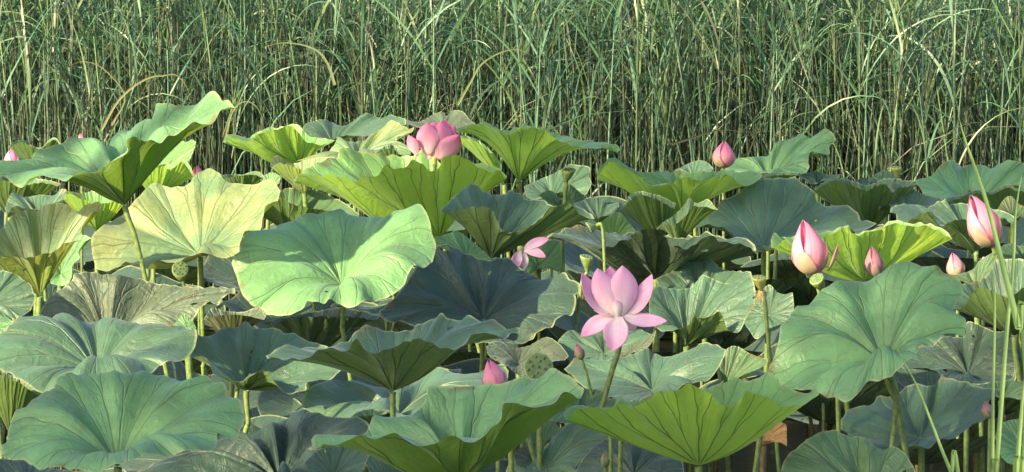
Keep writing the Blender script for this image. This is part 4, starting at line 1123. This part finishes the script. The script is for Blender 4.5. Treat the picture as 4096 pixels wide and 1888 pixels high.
def reed_patch(n_, x0, x1, y0, y1, rng, hmin=1.15, hmax=1.75):
    x = rng.uniform(x0, x1, n_); y = y0 + (y1 - y0) * rng.uniform(0, 1, n_)
    x *= (y / 17.5)
    h = rng.uniform(hmin, hmax, n_) * (1 + 0.10 * np.sin(x * 2.1) + 0.06 * np.sin(x * 5.3 + 1))
    base = np.stack([x, y, np.full(n_, 0.03)], -1)
    az = rng.uniform(0, 6.28, n_); a0 = np.abs(rng.normal(0, 0.07, n_))
    vs_, fs_, cs_ = [], [], []
    nvt = 0
    v, f, k, c = stems(base, az, a0, h, rng.uniform(.0035, .007, n_))
    left = np.clip(0.5 - x * 0.13, 0.15, 0.8)
    straw = rng.uniform(0, 1, n_) < left * 0.85
    col = np.where(straw[:, None], pick(STRAW, n_, rng), pick(GREENS, n_, rng))
    vs_.append(v); fs_.append(f); cs_.append(rgba(col, k)); nvt += len(v)
    for j in range(11):
        fr = rng.uniform(0.30 if j < 2 else 0.60, 1.0, n_)
        idx = fr * 3
        i0 = np.minimum(idx.astype(int), 2); t_ = (idx - i0)[:, None]
        b = c[np.arange(n_), i0] * (1 - t_) + c[np.arange(n_), i0 + 1] * t_
        v, f, k = ribbons(b, rng.uniform(0, 6.28, n_), rng.uniform(.12, .65, n_), rng.uniform(.1, 2.0, n_) ** 1.3, rng.uniform(.25, .65, n_), rng.uniform(.005, .013, n_), K=6, rng=rng)
        lf_straw = rng.uniform(0, 1, n_) < np.where(fr < .55, .55, .08)
        col = np.where(lf_straw[:, None], pick(STRAW, n_, rng), pick(GREENS, n_, rng))
        vs_.append(v); fs_.append(f + nvt); cs_.append(rgba(col, k)); nvt += len(v)
    return np.vstack(vs_), np.vstack(fs_), np.vstack(cs_)

rg = np.random.default_rng(21)
v, f, c = reed_patch(8200, -3.0, 3.0, 17.9, 29.0, rg)
o = mesh_obj('reed_bed', v, f, M_REED, None, smooth=True, col=c)
o['label'] = 'dense mass of green reeds filling the bank behind the lotus pond'
o['category'] = 'reeds'; o['kind'] = 'stuff'
n_ = 3500
x = rg.uniform(-3.0, 3.0, n_); y = rg.uniform(17.3, 20.5, n_); x *= y / 17.5
v, f, k, _c = stems(np.stack([x, y, np.full(n_, .02)], -1), rg.uniform(0, 6.28, n_), np.abs(rg.normal(0, .09, n_)), rg.uniform(.85, 1.5, n_), rg.uniform(.003, .0065, n_))
c = rgba(np.where((rg.uniform(0, 1, n_) < .6)[:, None], pick(STRAW, n_, rg, .4), pick(GREENS, n_, rg, .4)), k)
o = mesh_obj('bare_reed_stems', v, f, M_REED, None, col=c)
o['label'] = 'thicket of thin bare reed stems standing in the water margin'; o['category'] = 'reeds'; o['kind'] = 'stuff'
# broken stems and dry litter low in the reed bed
n_ = 8000
x = rg.uniform(-3.0, 3.0, n_); y = rg.uniform(17.25, 21, n_); x *= y / 17.5
b = np.stack([x, y, rg.uniform(0.3, 1.05, n_)], -1)
v, f, k = ribbons(b, rg.uniform(0, 6.28, n_), np.abs(rg.normal(.15, .5, n_)), rg.uniform(-.3, .9, n_), rg.uniform(.25, .8, n_), rg.uniform(.004, .010, n_), K=4, rng=rg)
c = rgba(np.where((rg.uniform(0, 1, n_) < .35)[:, None], pick(STRAW, n_, rg, .4), pick(GREENS, n_, rg, .4)), k)
o = mesh_obj('dry_reed_litter', v, f, M_REED, None, col=c)
o['label'] = 'tangle of broken straw-coloured stems low in the reed bed'; o['category'] = 'reeds'; o['kind'] = 'stuff'

# individual reeds along the front edge
PROTO = []
for k_ in range(14):
    rr_ = np.random.default_rng(60 + k_)
    root = thing('reed', (0, 0, 0), 'green-stemmed reed at the front edge of the reed bed behind the lotus leaves', 'reed', 'reeds along the front edge of the reed bed')
    h = np.array([rr_.uniform(1.1, 1.75)])
    az = rr_.uniform(0, 6.28, 1); a0 = np.abs(rr_.normal(0.02, .06, 1))
    v, f, k, c = stems(np.zeros((1, 3)), az, a0, h, np.array([rr_.uniform(.004, .0075)]), K=6, ns=5)
    straw_stem = rr_.uniform() < .35
    cc = pick(STRAW if straw_stem else GREENS, 1, rr_)
    kids = [mesh_obj('stem', v, f, M_REED, root, col=rgba(cc, k))]
    for j in range(rr_.integers(4, 7)):
        fr = rr_.uniform(.35 if j < 2 else .55, .98); i0 = int(fr * 5); t_ = fr * 5 - i0
        bb = c[0, i0] * (1 - t_) + c[0, min(i0 + 1, 5)] * t_
        v, f, k = ribbons(bb[None], rr_.uniform(0, 6.28, 1), rr_.uniform(.12, .55, 1), rr_.uniform(.1, 2.2, 1), rr_.uniform(.3, .75, 1), rr_.uniform(.006, .014, 1), K=10, rng=rr_)
        cc = pick(STRAW if (rr_.uniform() < .12) else GREENS, 1, rr_)
        kids.append(mesh_obj('leaf', v, f, M_REED, root, col=rgba(cc, k)))
    if straw_stem:
        root['label'] = 'straw-stemmed reed at the front edge of the reed bed behind the lotus leaves'
        root['group'] = 'straw-stemmed reeds along the front edge'
    PROTO.append((root, kids))
rr_ = np.random.default_rng(5)
for i in range(290):
    x_ = -2.65 + 5.3 * (i + rr_.uniform(-.6, 1.6)) / 290
    y_ = 17.15 + rr_.uniform(0, .9)
    x_ *= y_ / 17.5
    if i < 14:
        x_ = -2.6 + 5.2 * ((i * 5) % 14 + .5) / 14
        r_ = PROTO[i][0]
    else:
        src, kids = PROTO[rr_.integers(0, 14)]
        r_ = src.copy(); COL.objects.link(r_)
        for q in kids:
            c_ = q.copy(); COL.objects.link(c_); c_.parent = r_
    r_.location = (x_, y_, 0.02)
    r_.rotation_euler = (rr_.normal(0, .03), rr_.normal(0, .04), rr_.uniform(0, 6.28))
    sc = rr_.uniform(.85, 1.12); r_.scale = (sc, sc, sc)

def arch(label, pts, Y, w, pal):
    pp = [np.array(at(x, y, Y)) for x, y in P(pts)]
    v, f, uv = blade_mesh(pp[::-1], .002, w, n=30, fold=.1)
    loc = tuple(float(q) for q in pp[0])
    o = mesh_obj('arching_reed', v - np.array(loc), f, M_REED, None, col=np.tile(np.r_[np.array(pal) * .62, 1], (len(v), 1)))
    o.location = loc
    o['label'], o['category'], o['group'] = label, 'reed', 'long arching blades at the reed edge'
arch('pale straw blade arching over the dark reeds above the tall sloping leaf', 'A600,330 690,170 790,70 890,15 960,5 1040,0 1100,60 1140,150', 16.6, .012, (.34, .36, .16))
arch('straw blade arching right of the tall sloping leaf wing', 'A1330,400 1370,240 1420,170 1480,160 1530,200 1570,280', 16.6, .010, (.30, .32, .14))
arch('bright reed blade hanging left in the upper middle of the reeds', 'B800,60 760,-60 700,-140 600,-180 480,-190 360,-160', 16.7, .014, (.30, .38, .20))
arch('thin straw blade leaning left of the dark reed clump', 'A660,300 740,130 620,-30 500,-80 400,-50', 16.7, .008, (.30, .30, .14))
arch('thin dark twig lying across the reeds left of the middle pink bud', 'D575,188 700,150 820,112 900,105 1000,112 1100,116', 16.5, .010, (.03, .035, .02))
arch('tall yellow-green blade bending right in the middle of the reeds', 'C340,180 420,40 480,-60 590,-130 700,-150 790,-110', 16.7, .012, (.26, .34, .14))
